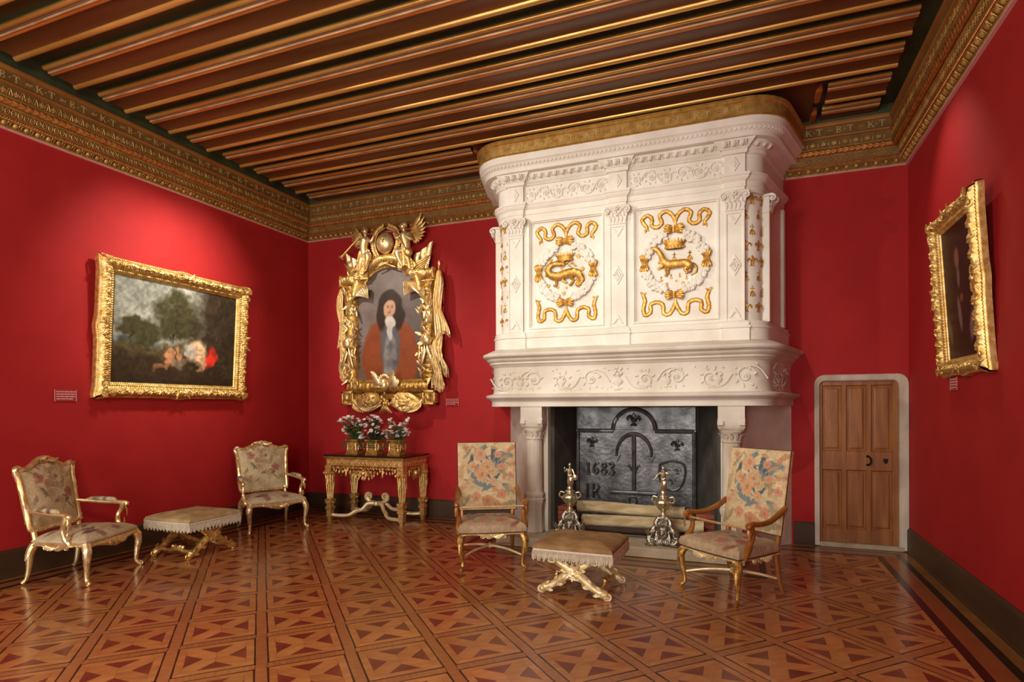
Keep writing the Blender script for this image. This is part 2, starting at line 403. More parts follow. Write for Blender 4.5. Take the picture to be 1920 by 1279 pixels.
for fw, i, j, c in cells:
    W = lambda P: [tuple(c+ROT@np.array(p)) for p in P]
    sq = W([(-ht, -ht), (ht, -ht), (ht, ht), (-ht, ht)])
    ok = inside(sq)
    if ok: pan = inst('parquet_panel', PANELS[(i*5+j*3+i*j) % 7], flo, M3(c, ROT))
    else:
        b = MB()
        for p in ARMS+STRIPS:
            for q in clip_all(W(p)): b.prism(np.array(q)-c, -.004, 0)
        if not b.v: continue
        pan = b.build('parquet_panel', 'wood_light', flo, T(c[0], c[1], 0), smooth=False, colors=True)
    for k, p in enumerate(TRIS):
        qs = clip_all(W(p))
        if not qs: continue
        ntri += 1
        if ntri > 300:
            for q in qs: far_tri.prism(q, -.004, 0)
        elif ok: inst('dark_triangle', TRIM, pan, Rz(k*PI/2))
        else:
            b = MB()
            for q in qs: b.prism(np.array(q)-c, -.004, 0)
            b.build('dark_triangle', 'wood_dark', pan, smooth=False)
    for p in LINES:
        for q in clip_all(W(p)): lines.prism(q, -.004, .0002)
    for off, a, me, full in (((-PT/2, 0), 0, BANDV, True), ((0, -PT/2), PI/2, BANDH, False)):
        bc = c+ROT@np.array(off); L2 = PT/2 if full else PT/2-hb-g
        ca, sa = math.cos(a), math.sin(a)
        pl = [tuple(bc+ROT@np.array((ca*x-sa*y, sa*x+ca*y))) for x, y in ((-hb+g, -L2), (hb-g, -L2), (hb-g, L2), (-hb+g, L2))]
        qs = clip_all(pl)
        if not qs: continue
        nband += 1
        if nband > 300:
            for q in qs: far_band.prism(q, -.004, 0)
        elif inside(pl): inst('band_plank', me, flo, M3(bc, ROT, a))
        else:
            b = MB()
            for q in qs: b.prism(np.array(q)-bc, -.004, 0)
            b.build('band_plank', 'wood_band', flo, T(bc[0], bc[1], 0), smooth=False)
tag(lines.build('inlay_lines', 'wood_black', flo, smooth=False), kind='stuff')
if far_tri.v: tag(far_tri.build('far_triangles', 'wood_dark', flo, smooth=False), kind='stuff')
if far_band.v: tag(far_band.build('far_band_planks', 'wood_band', flo, smooth=False), kind='stuff')

# ---------------------------------------------------------------- ceiling and its painted beams
cei = struct(MB().box(XL, XR, YF, YB, 4.578, 4.70).build('ceiling', 'ceiling_green', smooth=False))
def arc(cx, cz, r, a0, a1, n=8): return [(cx+r*math.cos(math.radians(a)), cz+r*math.sin(math.radians(a))) for a in np.linspace(a0, a1, n)]
BM = ['beam_gold', 'beam_purple', 'beam_pink', 'beam_red', 'beam_brown', 'beam_orange', 'ceiling_green']
BEAM = [(6, [(-.036, 4.60), (-.036, 4.56)]), (0, arc(-.034, 4.540, .021, 105, 290)), (1, [(-.027, 4.520), (-.018, 4.524), (-.008, 4.518)]), (2, arc(.002, 4.512, .0095, 140, 290, 6)),
        (3, [(.005, 4.503), (.014, 4.506)]), (5, [(.014, 4.506), (.022, 4.5), (.034, 4.5)]), (4, [(.034, 4.500), (.046, 4.512), (.195, 4.512), (.207, 4.5)]), (0, arc(.231, 4.502, .025, 182, 330)),
        (3, [(.2527, 4.4895), (.256, 4.515)]), (5, [(.256, 4.515), (.256, 4.53)]), (6, [(.256, 4.53), (.256, 4.60)])]
def beam(y0, x0, x1):
    b = MB(); n = max(2, int((x1-x0)/.25)+1); xs = np.linspace(x0, x1, n)
    wob = [.004*(noise(np.array([x*.9, y0*3.1, .5]))-.5) for x in xs]
    for mi, pr in BEAM:
        b.mi = mi; b.sweep(pr, [(x, y0+w_, 0, 1) for x, w_ in zip(xs, wob)], caps=False)
    full = [p for _, pr in BEAM for p in pr]; b.mi = 4
    for x, rev in ((x0, False), (x1, True)):
        q = list(range(len(full))); b.add([(x, y0+a, z) for a, z in full], [tuple(q[::-1] if rev else q)])
    return b.build('beam', BM, cei, angle=50)
BE = .31
for n in range(-13, 4): beam(4.41+.487*n, XL+BE, XR-BE)
for n in (4, 5):
    beam(4.41+.487*n, XL+BE, -3.0); beam(4.41+.487*n, .72, XR-BE)
for x0, x1 in ((-2.99, -2.93), (.62, .68)):          # short trimmers that stop the beams beside the chimney
    for y0 in (6.34, 6.83):
        MB().box(x0, x1, y0, y0+.26, 4.50, 4.62, .012).build('beam_stop', 'beam_orange', cei)
for x0, x1, y0, y1 in ((XL, XL+.16, YF, YB), (XR-.16, XR, YF, YB), (XL, XR, YB-.16, YB)):
    MB().box(x0, x1, y0, y1, 4.47, 4.58).build('edge_board', 'ceiling_green', cei, smooth=False)
MB().box(-2.95, .62, 5.95+.17, YB, 4.52, 4.62).build('chimney_board', 'beam_brown', cei, smooth=False)

# ---------------------------------------------------------------- cornices
CM = ['cornice_gold', 'cornice_brown', 'cornice_dark', 'cornice_red', 'print_white']
CP = [(4, [(0, 3.982), (.028, 3.982), (.03, 3.988)]), (0, [(.03, 3.988), (.036, 4.0)]), (2, [(.036, 4.0), (.042, 4.02), (.06, 4.045)]), (0, [(.06, 4.045), (.07, 4.05)]), (3, [(.07, 4.05), (.078, 4.072)]),
      (1, [(.078, 4.072), (.092, 4.078)]), (2, [(.092, 4.078), (.112, 4.142)]), (0, [(.112, 4.142), (.122, 4.148), (.122, 4.155)]), (3, arc(.142, 4.178, .027, 230, 410, 9)),
      (0, [(.160, 4.199), (.184, 4.2), (.184, 4.208)]), (2, [(.182, 4.208), (.182, 4.302)]), (1, [(.182, 4.302), (.2, 4.308), (.202, 4.326), (.192, 4.336), (.182, 4.338)]),
      (2, [(.182, 4.338), (.182, 4.424)]), (1, [(.182, 4.424), (.2, 4.43), (.206, 4.455), (.2, 4.47), (0, 4.47)])]
def letters_mesh(ch):
    b = MB(); h, t, w_ = .066, .0105, .003
    bx = lambda x0, x1, y0, y1: b.box(x0, x1, y0, y1, 0, w_)
    def bar(x0, y0, x1, y1, t2): 
        d = np.array([x1-x0, y1-y0]); d /= np.linalg.norm(d); n = np.array([-d[1], d[0]])*t2/2
        b.prism([(x0-n[0], y0-n[1]), (x1-n[0], y1-n[1]), (x1+n[0], y1+n[1]), (x0+n[0], y0+n[1])], 0, w_)
    if ch == 'T': bx(-t/2, t/2, -h/2, h/2); bx(-.027, .027, h/2-.007, h/2); bx(-.027, -.022, h/2-.018, h/2); bx(.022, .027, h/2-.018, h/2); bx(-.012, .012, -h/2, -h/2+.004)
    if ch in 'KB': bx(-.024, -.024+t, -h/2, h/2); bx(-.029, -.009, -h/2, -h/2+.004); bx(-.029, -.009, h/2-.004, h/2)
    if ch == 'K': bar(-.016, -.002, .022, h/2-.002, .006); bar(-.006, .006, .026, -h/2+.002, .010)
    if ch == 'B':
        for cy, r in ((.0165, .0155), (-.0165, .0175)):
            a = np.linspace(-PI/2, PI/2, 9); o_ = [(-.006+r*1.25*math.cos(q), cy+r*math.sin(q)) for q in a]; i_ = [(-.006+(r-.006)*1.15*math.cos(q), cy+(r-.005)*math.sin(q)) for q in a[::-1]]
            for k in range(8): b.prism([o_[k], o_[k+1], i_[7-k], i_[8-k]], 0, w_)
            bx(-.016, -.005, cy+r-.006, cy+r); bx(-.016, -.005, cy-r, cy-r+.006)
    if ch == '.': b.prism([(.006*math.cos(a), .006*math.sin(a)) for a in np.linspace(0, 2*PI, 8, endpoint=False)], 0, w_)
    if ch == '&':
        b.prism([(-.03, 0), (0, -.008), (.03, 0), (0, .008)], 0, w_*.7)
        for s in (-1, 1): b.tube(spl([(0, 0, .001), (s*.014, .016, .001), (s*.026, .004, .001), (s*.014, -.012, .001), (0, 0, .001)], 14), .0022, 4)
    return b.mesh('letter', 'letter_gold' if ch != '&' else 'cornice_gold', smooth=False)
LET = {c: letters_mesh(c) for c in 'TKB.&'}
def put_letters(parent, P, e, nrm, z, phase, length, pitch=.57, skip=None):
    e = np.array(e, float); nrm = np.array(nrm, float); seq = [('B', 0), ('.', .05), ('T', .1), ('&', .2), ('K', .285), ('.', .335), ('T', .385), ('&', .485)]
    k0 = -int(phase/pitch)-1
    for k in range(k0, k0+int(length/pitch)+3):
        for ch, dx in seq:
            s = phase+k*pitch+dx*pitch/.57
            if s < .05 or s > length-.05: continue
            p = np.array(P, float)+e*s+nrm*.001
            inst('letter' if ch not in '&.' else ('knot_ornament' if ch == '&' else 'dot'), LET[ch], parent, frame((p[0], p[1], z), (*e, 0), (0, 0, 1), (*nrm, 0)))
ORN = {}
def orn_shapes():
    b = MB(); b.ell((0, 0, .004), (.022, .026, .017), 8, 5); ORN['egg'] = b
    b = MB(); b.tube([(0, -.02, .004), (0, .024, .014)], [.003, .008], 5); b.tube(spl([(-.017, .026, .01), (-.020, -.005, .008), (-.008, -.024, .004)], 5), .0035, 4); ORN['dart'] = b
    b = MB(); b.tube([(-.010, -.011, 0), (0, 0, .0095), (.010, .011, 0)], [.004, .0075, .004], 5); ORN['rope'] = b
    b = MB(); a = np.linspace(0, 2*PI, 9); b.tube(np.c_[.018*np.cos(a), .024*np.sin(a), 0*a+.003], .0045, 4, caps=False); b.ell((0, 0, .004), (.006, .008, .006), 5, 4); ORN['ring'] = b
    b = MB(); b.leaf((-.03, -.02, .0), (1, .6, 0), (0, 0, 1), .05, .014, n=3); b.leaf((-.03, .02, .0), (1, -.5, 0), (0, 0, 1), .05, .012, n=3); ORN['leaf'] = b
    b = MB()
    for a in (-62, -32, 0, 32, 62): b.leaf((0, -.022, 0), (math.sin(math.radians(a)), math.cos(math.radians(a)), 0), (0, 0, 1), .045-abs(a)*.0002, .006, n=3, lift=.15)
    b.ell((0, -.024, .003), (.011, .008, .007), 6, 4); ORN['palm'] = b
    b = MB(); b.tube(spl([(-.022, -.03, .002), (-.012, .012, .005), (0, .026, .006), (.012, .012, .005), (.022, -.03, .002)], 9), .0038, 4); b.leaf((0, -.03, 0), (0, 1, 0), (0, 0, 1), .04, .006, n=3); ORN['arch'] = b
orn_shapes()
def run(b, kind, P, e, nrm, up, step, a0, a1):
    P = np.array(P, float); e = np.array(e, float); n = int((a1-a0)/step); o = ORN[kind]
    for k in range(n):
        p = P+e*(a0+(k+.5)*step); b.M = frame(p, e, up, nrm)
        for v, c in zip(o.v, o.c): pass
        V = np.concatenate(o.v); b.add(V, o.f)
    b.M = None
def cornice(name, P, e, nrm, L, m0, m1, letters, a0=0.0):
    e3 = np.array([*e, 0.]); n3 = np.array([*nrm, 0.]); P = np.array(P, float); Q = P+np.array(e)*L
    b = MB()
    mm = [(P[0], P[1], nrm[0]+m0*e[0], nrm[1]+m0*e[1]), (Q[0], Q[1], nrm[0]-m1*e[0], nrm[1]-m1*e[1])]
    for mi, pr in CP: b.mi = mi; b.sweep(pr, mm, caps=False)
    o = struct(b.build(name, CM, angle=40))
    at = lambda d, z: np.array([P[0]+nrm[0]*d, P[1]+nrm[1]*d, z])
    def row(nm, kind, d, z, tilt, step, m, second=None):
        q = MB(); nn = n3*math.cos(tilt)-np.array([0, 0, 1])*math.sin(tilt); up = np.array([0, 0, 1])*math.cos(tilt)+n3*math.sin(tilt)
        run(q, kind, at(d, z), e3, nn, up, step, a0+d*m0, L-d*m1)
        if second: run(q, second, at(d, z)+e3*step/2, e3, nn, up, step, a0+d*m0, L-d*m1-step/2)
        tag(q.build(nm, m, o), kind='stuff')
    row('egg_and_dart', 'egg', .05, 4.024, .6, .09, 'cornice_gold', 'dart')
    row('rope_moulding', 'rope', .076, 4.062, .4, .022, 'cornice_red')
    row('guilloche', 'ring', .103, 4.11, .3, .05, 'cornice_gold')
    row('leaf_torus', 'leaf', .166, 4.172, .3, .055, 'cornice_red')
    row('palmette_frieze', 'palm', .183, 4.255, 0, .1, 'cornice_gold', 'arch')
    if letters is not None: put_letters(o, P+np.array(nrm)*.183, e, nrm, 4.381, letters, L)
    return o
cornice('trim_1', (XL, 1.2), (0, 1), (1, 0), YB-1.2, 0, 1, 3.151-1.2)
cornice('trim_2', (XL, YB), (1, 0), (0, -1), -2.80-XL, 1, 0, .35)
cornice('trim_3', (.40, YB), (1, 0), (0, -1), XR-.40, 0, 1, .90-.40)
cornice('trim_4', (XR, YB), (0, -1), (-1, 0), YB-1.5, 1, 0, None)

# ---------------------------------------------------------------- baseboards
BP = [(0, 0), (.03, 0), (.03, .018), (.024, .022), (.024, .222), (.02, .232), (.014, .242), (.008, .25), (0, .25)]
for nm, runs in (('baseboard_left', [((XL, YF, 1, 0), (XL, YB, 1, -1))]), ('baseboard_right', [((XR, YB, -1, -1), (XR, YF, -1, 0))]),
                 ('baseboard_back', [((XL, YB, 1, -1), (-2.86, YB, 0, -1)), ((.47, YB, 0, -1), (.676, YB, 0, -1))])):
    b = MB()
    for r in runs: b.sweep(BP, list(r), caps=True)
    struct(b.build(nm, 'baseboard_wood', angle=30))

# ---------------------------------------------------------------- oak door in its stone surround
door = struct(MB().box(.727, 1.46, YB+.03, YB+.07, .05, 1.771).build('door_1', 'door_oak_dark', smooth=False))
LX = lambda px: .727+(px-195)*(1.46-.727)/495
LZ = lambda py: 1.771-(py-112)*(1.771-.05)/1026
yf = YB+.012
def rail(x0, x1, z0, z1, nm): MB().box(x0, x1, yf+(.002 if nm == 'rail' else 0), YB+.032, z0, z1, .004).build(nm, 'door_oak', door)
for a, b_ in ((195, 213), (338, 368), (493, 523), (652, 690)): rail(LX(a), LX(b_), .05, 1.771, 'stile')
for a, b_ in ((112, 140), (557, 677), (1052, 1138)): rail(LX(213), LX(652), LZ(b_), LZ(a), 'rail')
for a, b_ in ((213, 338), (368, 493), (523, 652)):
    for c, d in ((140, 557), (677, 1052)):
        x0, x1, z0, z1 = LX(a), LX(b_), LZ(d), LZ(c); q = MB()
        rings = [[(x0+i, YB+.03-dy, z0+i), (x1-i, YB+.03-dy, z0+i), (x1-i, YB+.03-dy, z1-i), (x0+i, YB+.03-dy, z1-i)] for i, dy in ((0, .012), (.012, .001), (.022, .001), (.026, .006), (.04, .012))]
        q.loft(rings, caps=False); q.add(rings[-1], [(0, 1, 2, 3)])
        q.build('panel', 'door_oak', door, angle=20)
hx, hz = LX(508), LZ(614)
b = MB(); b.tube(spl([(hx-.012, yf, hz+.045), (hx+.004, yf-.03, hz+.035), (hx+.014, yf-.036, hz), (hx+.004, yf-.03, hz-.035), (hx-.012, yf, hz-.045)], 14), .009, 8)
for s in (-1, 1): b.ell((hx-.012, yf-.002, hz+s*.045), (.016, .006, .014))
b.build('handle', 'black_iron', door)
b = MB(); kx = LX(610)
b.at(frame((kx, yf, hz), (1, 0, 0), (0, 0, 1), (0, -1, 0))); b.prism([(-.02, .026), (-.02, -.012), (0, -.032), (.02, -.012), (.02, .026), (.01, .022), (0, .028), (-.01, .022)], 0, .006)
b.build('keyhole_plate', 'black_iron', door)
def rr_arch(x0, x1, z0, z1, r, n=7):
    return [(x0, z0)]+[(x0+r-r*math.cos(a), z1-r+r*math.sin(a)) for a in np.linspace(0, PI/2, n)]+[(x1-r+r*math.sin(a), z1-r+r*math.cos(a)) for a in np.linspace(0, PI/2, n)]+[(x1, z0)]
b = MB(); R = []
for (x0, x1, z1, r, y) in ((.676, 1.546, 1.839, .10, YB), (.676, 1.546, 1.839, .10, YB-.018), (.686, 1.54, 1.83, .095, YB-.026), (.722, 1.466, 1.783, .06, YB-.024), (.727, 1.46, 1.771, .055, YB-.012), (.727, 1.46, 1.771, .055, YB+.07)):
    R.append([(x, y, z) for x, z in rr_arch(x0, x1, .012, z1, r)])
b.loft(R, caps=False, closed=False); b.build('stone_surround', 'stone_worn', door)
MB().box(.72, 1.5, YB-.03, YB+.1, 0, .05, .006).build('threshold', 'hearth_stone', door)

# ================================================================ CHIMNEYPIECE
XC, YP, RC, HW, SPL = -1.27, 6.28, .23, 1.245, math.radians(16)
chim = thing('chimneypiece', 'monumental white carved stone chimneypiece with gilded emblems reaching the ceiling', 'fireplace', (0, 0, 0))
def plan(n=9):
    out = []; cs, sn = math.cos(SPL), math.sin(SPL)
    def side(sg):
        C = np.array([XC+sg*HW, YP+RC]); pts = []
        for a in np.linspace(-PI/2, -SPL, n): 
            nx, ny = sg*math.cos(a), math.sin(a); pts.append((C[0]+RC*nx, C[1]+RC*ny, nx, ny))
        x, y = pts[-1][:2]; t = (YB-y)/cs
        pts.append((x+sg*sn*t, YB, sg/cs, 0)); return pts
    return side(-1)[::-1]+side(1)
PLAN = plan()
def band(nm, prof, m, parent=chim, angle=35, path=None):
    return MB().sweep(prof, path or PLAN, caps=False).build(nm, m, parent, angle=angle)
def ress(nm, prof, m, x0, x1, y=YP, parent=None, dep=.12):       # moulding that breaks forward over a pilaster
    p = [(x0, y+dep, -1, 0), (x0, y, -1, -1), (x1, y, 1, -1), (x1, y+dep, 1, 0)]
    return MB().sweep(prof, p, caps=False).build(nm, m, parent or chim, angle=35)
def plan_pts(a, step, x_only=None):
    P = np.array([(x+a*mx, y+a*my) for x, y, mx, my in PLAN[1:-1]]); N = np.array([(mx, my) for _, _, mx, my in PLAN[1:-1]])
    d = np.r_[0, np.cumsum(np.linalg.norm(np.diff(P, axis=0), axis=1))]; out = []
    for k in range(int(d[-1]/step)):
        s = (k+.5)*d[-1]/int(d[-1]/step)
        p = np.array([np.interp(s, d, P[:, i]) for i in (0, 1)]); n = np.array([np.interp(s, d, N[:, i]) for i in (0, 1)]); n /= np.linalg.norm(n)
        out.append((p, n, np.array([-n[1], n[0]])))
    return out
FASCIA = [(-.6, 1.511), (.06, 1.511), (.06, 1.572), (.066, 1.578)]
LMOULD = [(.06, 1.574), (.075, 1.580), (.085, 1.592), (.10, 1.598), (.118, 1.606), (.126, 1.618), (.126, 1.634), (.10, 1.642), (.06, 1.650), (.035, 1.656)]
MFRZ = [(.045, 1.650), (.038, 1.67), (.03, 1.75), (.03, 1.85), (.036, 1.94), (.042, 1.962)]
SHELF = [(.035, 1.958), (.05, 1.962), (.056, 1.972), (.075, 1.988), (.082, 1.992), (.082, 2.012), (.095, 2.018), (.112, 2.034), (.116, 2.040), (.116, 2.052), (.14, 2.064), (.156, 2.072), (.162, 2.088), (.156, 2.106), (.12, 2.122), (.06, 2.15), (.0, 2.17)]
PLINTH = [(.02, 2.15), (.02, 2.274), (.03, 2.278), (.032, 2.288), (.026, 2.298), (.012, 2.306), (.018, 2.318), (.016, 2.332), (.002, 2.342), (-.004, 2.350), (-.07, 2.352)]
HOOD = [(-.06, 2.30), (-.06, 3.66)]
ARCHI = [(-.08, 3.612), (-.03, 3.614), (-.03, 3.668), (-.022, 3.672), (-.022, 3.724), (-.014, 3.73), (.006, 3.75), (.012, 3.768), (.02, 3.772), (.02, 3.796), (-.03, 3.802)]
HFRZ = [(-.03, 3.79), (-.03, 3.998)]
BEAD = [(-.03, 3.99), (-.012, 3.996), (-.006, 4.036), (.0, 4.04)]
EGGM = [(.0, 4.036), (.006, 4.05), (.03, 4.07), (.056, 4.10), (.06, 4.11)]
CROWN = [(.05, 4.106), (.125, 4.110), (.13, 4.116), (.13, 4.152), (.136, 4.156), (.142, 4.166), (.16, 4.18), (.172, 4.198), (.18, 4.202), (.188, 4.206), (.196, 4.274), (.18, 4.28)]
GILT = [(.17, 4.272), (.205, 4.272), (.212, 4.278), (.208, 4.287), (.202, 4.291), (.202, 4.398), (.212, 4.402), (.22, 4.412), (.216, 4.424), (.226, 4.43), (.224, 4.444), (-.2, 4.446)]
band('lintel_fascia', FASCIA, 'stone_plain'); band('lower_moulding', LMOULD, 'stone_plain'); mfr = band('mantel_frieze', MFRZ, 'stone_plain'); band('mantel_shelf', SHELF, 'stone_plain')
band('plinth', PLINTH, 'stone'); band('hood', HOOD, 'stone'); band('architrave', ARCHI, 'stone'); hfr = band('hood_frieze', HFRZ, 'stone')
band('bead_moulding', BEAD, 'stone'); egm = band('egg_moulding', EGGM, 'stone'); crw = band('crown_moulding', CROWN, 'stone'); gil = band('gilded_band', GILT, 'gilt_band')
# egg and dart, beads and leaf ogee
def dress(parent, nm, a, z, tilt, step, shape, m='stone', sc=1.0):
    q = MB(); o = ORN[shape]; V = np.concatenate(o.v)*sc
    for p, n, t in plan_pts(a, step):
        nn = np.array([n[0]*math.cos(tilt), n[1]*math.cos(tilt), -math.sin(tilt)]); up = np.array([n[0]*math.sin(tilt), n[1]*math.sin(tilt), math.cos(tilt)])
        q.M = frame((p[0], p[1], z), (*t, 0), up, nn); q.add(V, o.f)
    tag(q.build(nm, m, parent), kind='stuff')
dress(egm, 'eggs', .034, 4.076, .75, .085, 'egg', sc=1.25)
b0 = MB()
dress(egm, 'darts', .034, 4.076, .75, .0425, 'dart', sc=1.1)
dress(egm, 'beads', -.008, 4.016, .2, .03, 'ring', sc=.6)
dress(crw, 'ogee_leaves', .156, 4.178, .8, .045, 'leaf', sc=.75)
put_letters(gil, (XC-HW-.05, YP-.202), (1, 0), (0, -1), 4.345, -1.817-(XC-HW-.05), 2*HW+.1, .548)
# pilasters with capitals
def pilaster(xc):
    w_ = .092; y = YP
    sh = MB(); sh.box(xc-w_, xc+w_, y+.006, y+.06, 2.35, 3.44)
    for x0, x1, z0, z1 in ((xc-w_, xc-w_+.02, 2.35, 3.44), (xc+w_-.02, xc+w_, 2.35, 3.44), (xc-w_+.02, xc+w_-.02, 2.35, 2.375), (xc-w_+.02, xc+w_-.02, 3.41, 3.44)): sh.box(x0, x1, y-.004, y+.02, z0, z1, .004)
    p = sh.build('pilaster', 'stone', chim, angle=30)
    def tri(pts, nm='lozenge_band'): MB().at(frame((xc, y+.006, 0), (1, 0, 0), (0, 0, 1), (0, -1, 0))).prism(pts, -.002, .011, .008).build(nm, 'stone', p, angle=25)
    zc = 2.90; h = .105; q = .062
    for sg in (1, -1):
        for t0, t1 in ((1, .72), (.6, .40)):
            tri([(-q*t0, zc), (0, zc+sg*h*t0), (q*t0, zc), (q*t1, zc), (0, zc+sg*h*t1), (-q*t1, zc)][::sg])
    tri([(-.014, zc), (0, zc-.02), (.014, zc), (0, zc+.02)], 'lozenge_boss')
    for z0, sg in ((3.40, -1), (2.385, 1)):
        tri([(-q, z0), (0, z0+sg*.1), (q, z0), (q*.72, z0), (0, z0+sg*.062), (-q*.72, z0)][::-sg], 'chevron')
    c = MB()
    c.box(xc-w_-.004, xc+w_+.004, y-.012, y+.05, 3.437, 3.452, .004)
    R = []
    for k, z in enumerate(np.linspace(3.452, 3.60, 7)):
        f = (k/6)**2*.035; R.append([(xc-w_-f, y+.05, z), (xc-w_-f, y-.006-f, z), (xc+w_+f, y-.006-f, z), (xc+w_+f, y+.05, z)])
    c.loft(R)
    c.box(xc-w_-.045, xc+w_+.045, y-.05, y+.05, 3.60, 3.626, .006)
    for i in range(5):
        x = xc+(i-2)*.04
        c.leaf((x, y-.008, 3.455), (0, -.1, 1), (0, -1, 0), .08, .018, .8, .1, 4); 
        if i < 4: c.leaf((x+.02, y-.010, 3.50), (0, -.15, 1), (0, -1, 0), .09, .018, .8, .1, 4)
    for sg in (-1, 1):
        c.scroll((xc+sg*(w_+.012), y-.045, 3.575), (sg, 0, 0), (0, 0, 1), .036, 1.5, .011, PI*.6, -1)
        c.tube(spl([(xc, y-.03, 3.53), (xc+sg*.04, y-.04, 3.58), (xc+sg*.085, y-.045, 3.605)], 8), .009, 5)
        c.scroll((xc+sg*.03, y-.035, 3.575), (sg, 0, 0), (0, 0, 1), .022, 1.3, .008, PI, 1)
    for k in range(6): c.ell((xc+.016*math.cos(k*PI/3), y-.05, 3.60+.016*math.sin(k*PI/3)), .011, 6, 4)
    c.build('capital', 'stone', p)
    sh2 = lambda P, da: [(a+da, z) for a, z in P]
    ress('architrave_block', sh2(ARCHI, .03), 'stone', xc-w_, xc+w_, parent=p); ress('plinth_block', sh2(PLINTH, .02), 'stone', xc-w_, xc+w_, parent=p)
    ress('frieze_block', sh2(HFRZ, .035), 'stone', xc-w_, xc+w_, parent=p); ress('bead_block', sh2(BEAD, .035), 'stone', xc-w_, xc+w_, parent=p)
    ress('egg_block', sh2(EGGM, .04), 'stone', xc-w_, xc+w_, parent=p)
    q_ = MB()
    for k in range(3):
        for nm, dx in (('egg', 0), ('dart', .04)):
            q_.M = frame((xc-.08+k*.08+dx-.01, YP-.034-.042, 4.076), (1, 0, 0), (0, -.68, .73), (0, -.73, -.68)); q_.add(np.concatenate(ORN[nm].v)*1.35, ORN[nm].f)
    q_.build('egg_carving', 'stone', p)
    d = MB().at(frame((xc, YP+.03-.035, 3.895), (1, 0, 0), (0, 0, 1), (0, -1, 0)))
    d.prism([(-.05, 0), (0, -.075), (.05, 0), (0, .075)], 0, .01, .008); d.prism([(-.022, 0), (0, -.035), (.022, 0), (0, .035)], 0, .016, .008)
    d.build('lozenge_carving', 'stone', p, angle=25)
for x in (XC-1.163, XC, XC+1.163): pilaster(x)
# side pilasters on the splayed returns
for sg in (-1, 1):
    x, y, nx, ny = PLAN[-2] if sg > 0 else PLAN[1]
    e = np.array([sg*math.sin(SPL), math.cos(SPL)]); n = np.array([nx, ny])
    def sm(b, s0, s1, a0, a1, z0, z1, bev=.004): b.at(frame((x, y, 0), (*e, 0), (*n, 0), (0, 0, 1))); b.box(s0, s1, a0, a1, z0, z1, bev)
    b = MB(); sm(b, .02, .07, -.07, .012, 2.35, 3.62); sm(b, .60, .68, -.07, .012, 2.35, 3.62); sm(b, .07, .60, -.07, -.02, 2.35, 3.62)
    p = b.build('side_pilaster', 'stone', chim, angle=30)
    c = MB(); sm(c, 0, .11, -.05, .05, 3.60, 3.626); sm(c, .01, .10, -.05, .015, 3.437, 3.60)
    for k in range(4):
        c.M = None; q = np.array([x, y])+e*(.02+.025*k)+n*.018
        c.leaf((*q, 3.455), (*(n*.15), 1), (*n, 0), .085, .016, .8, .1, 4); c.leaf((*q, 3.51), (*(n*.3), 1), (*n, 0), .08, .016, .9, .15, 4)
    for s_ in (.0, .11):
        q = np.array([x, y])+e*s_+n*.045; c.scroll((*q, 3.575), (*n, 0), (0, 0, 1), .034, 1.4, .011, PI*.6, -1)
    c.build('capital', 'stone', p)
# rinceaux carved in low relief on the friezes
def rinceau(b, x0, x1, z, y, h, n, th):
    w_ = (x1-x0)/n
    for k in range(n):
        cx = x0+(k+.5)*w_; up = 1 if k % 2 else -1; sg = 1 if k < n/2 else -1
        b.scroll((cx, y, z+up*h*.04), (sg, 0, 0), (0, 0, up), h*.34, 1.35, th, PI*.9, -1, n=20, nt=5)
        b.tube(spl([(cx-sg*w_*.62, y, z-up*h*.1), (cx-sg*w_*.42, y-.001, z+up*h*.25), (cx-sg*w_*.18, y, z+up*h*.38), (cx+sg*w_*.08, y, z+up*h*.36)], 10), th*.9, 5)
        for a in np.linspace(.2, 5.2, 7):
            r = h*.36; d = (math.cos(a), 0, math.sin(a)); b.leaf((cx+r*.75*d[0], y, z+r*.75*d[2]), (d[0]-.6*d[2], 0, d[2]+.6*d[0]), (0, -1, 0), h*.17, h*.05, .2, .12, 3)
        for i in range(5): b.ell((cx+.018*math.cos(i*1.257), y, z+up*h*.04+.018*math.sin(i*1.257)), (.011, .006, .011), 6, 4)
for x0, x1 in ((XC-1.06, XC-.105), (XC+.105, XC+1.06)):
    b = MB(); rinceau(b, x0, x1, 3.893, YP+.024, .19, 6, .0075); tag(b.build('scroll_carving', 'stone', hfr), kind='stuff')
b = MB(); rinceau(b, XC-1.42, XC-.12, 1.80, YP-.036, .27, 4, .009); rinceau(b, XC+.12, XC+1.42, 1.80, YP-.036, .27, 4, .009)
y = YP-.040
b.M = frame((XC, y+.004, 1.68), (1, 0, 0), (0, 1, 0), (0, 0, 1)); b.lathe([(.02, 0), (.045, .01), (.015, .03), (.012, .05), (.05, .075), (.06, .10), (.03, .125), (.02, .14), (.05, .16)], 12, sy=.3); b.M = None
for i in range(9): b.ell((XC+.05*math.cos(i*.8)*(.4+.6*(i % 2)), y, 1.885+.035*math.sin(i*.8)), (.02, .01, .018), 6, 4)
for x in (XC-1.1, XC-.62, XC+.5, XC+1.0):
    b.M = frame((x, y+.004, 1.70), (1, 0, 0), (0, 1, 0), (0, 0, 1)); b.lathe([(.012, 0), (.03, .01), (.012, .03), (.035, .055), (.045, .08), (.035, .1)], 10, sy=.3); b.M = None
    for i in range(6): b.ell((x+.03*math.cos(i*1.05), y, 1.825+.022*math.sin(i*1.05)), (.015, .008, .015), 6, 4)
for k in range(46):
    x = XC+random.uniform(-1.4, 1.4); z = 1.80+random.choice((-1, 1))*random.uniform(.08, .125); b.ell((x, y+.002, z), (.012, .006, .009), 5, 4)
tag(b.build('scroll_carving', 'stone_plain', mfr), kind='stuff')
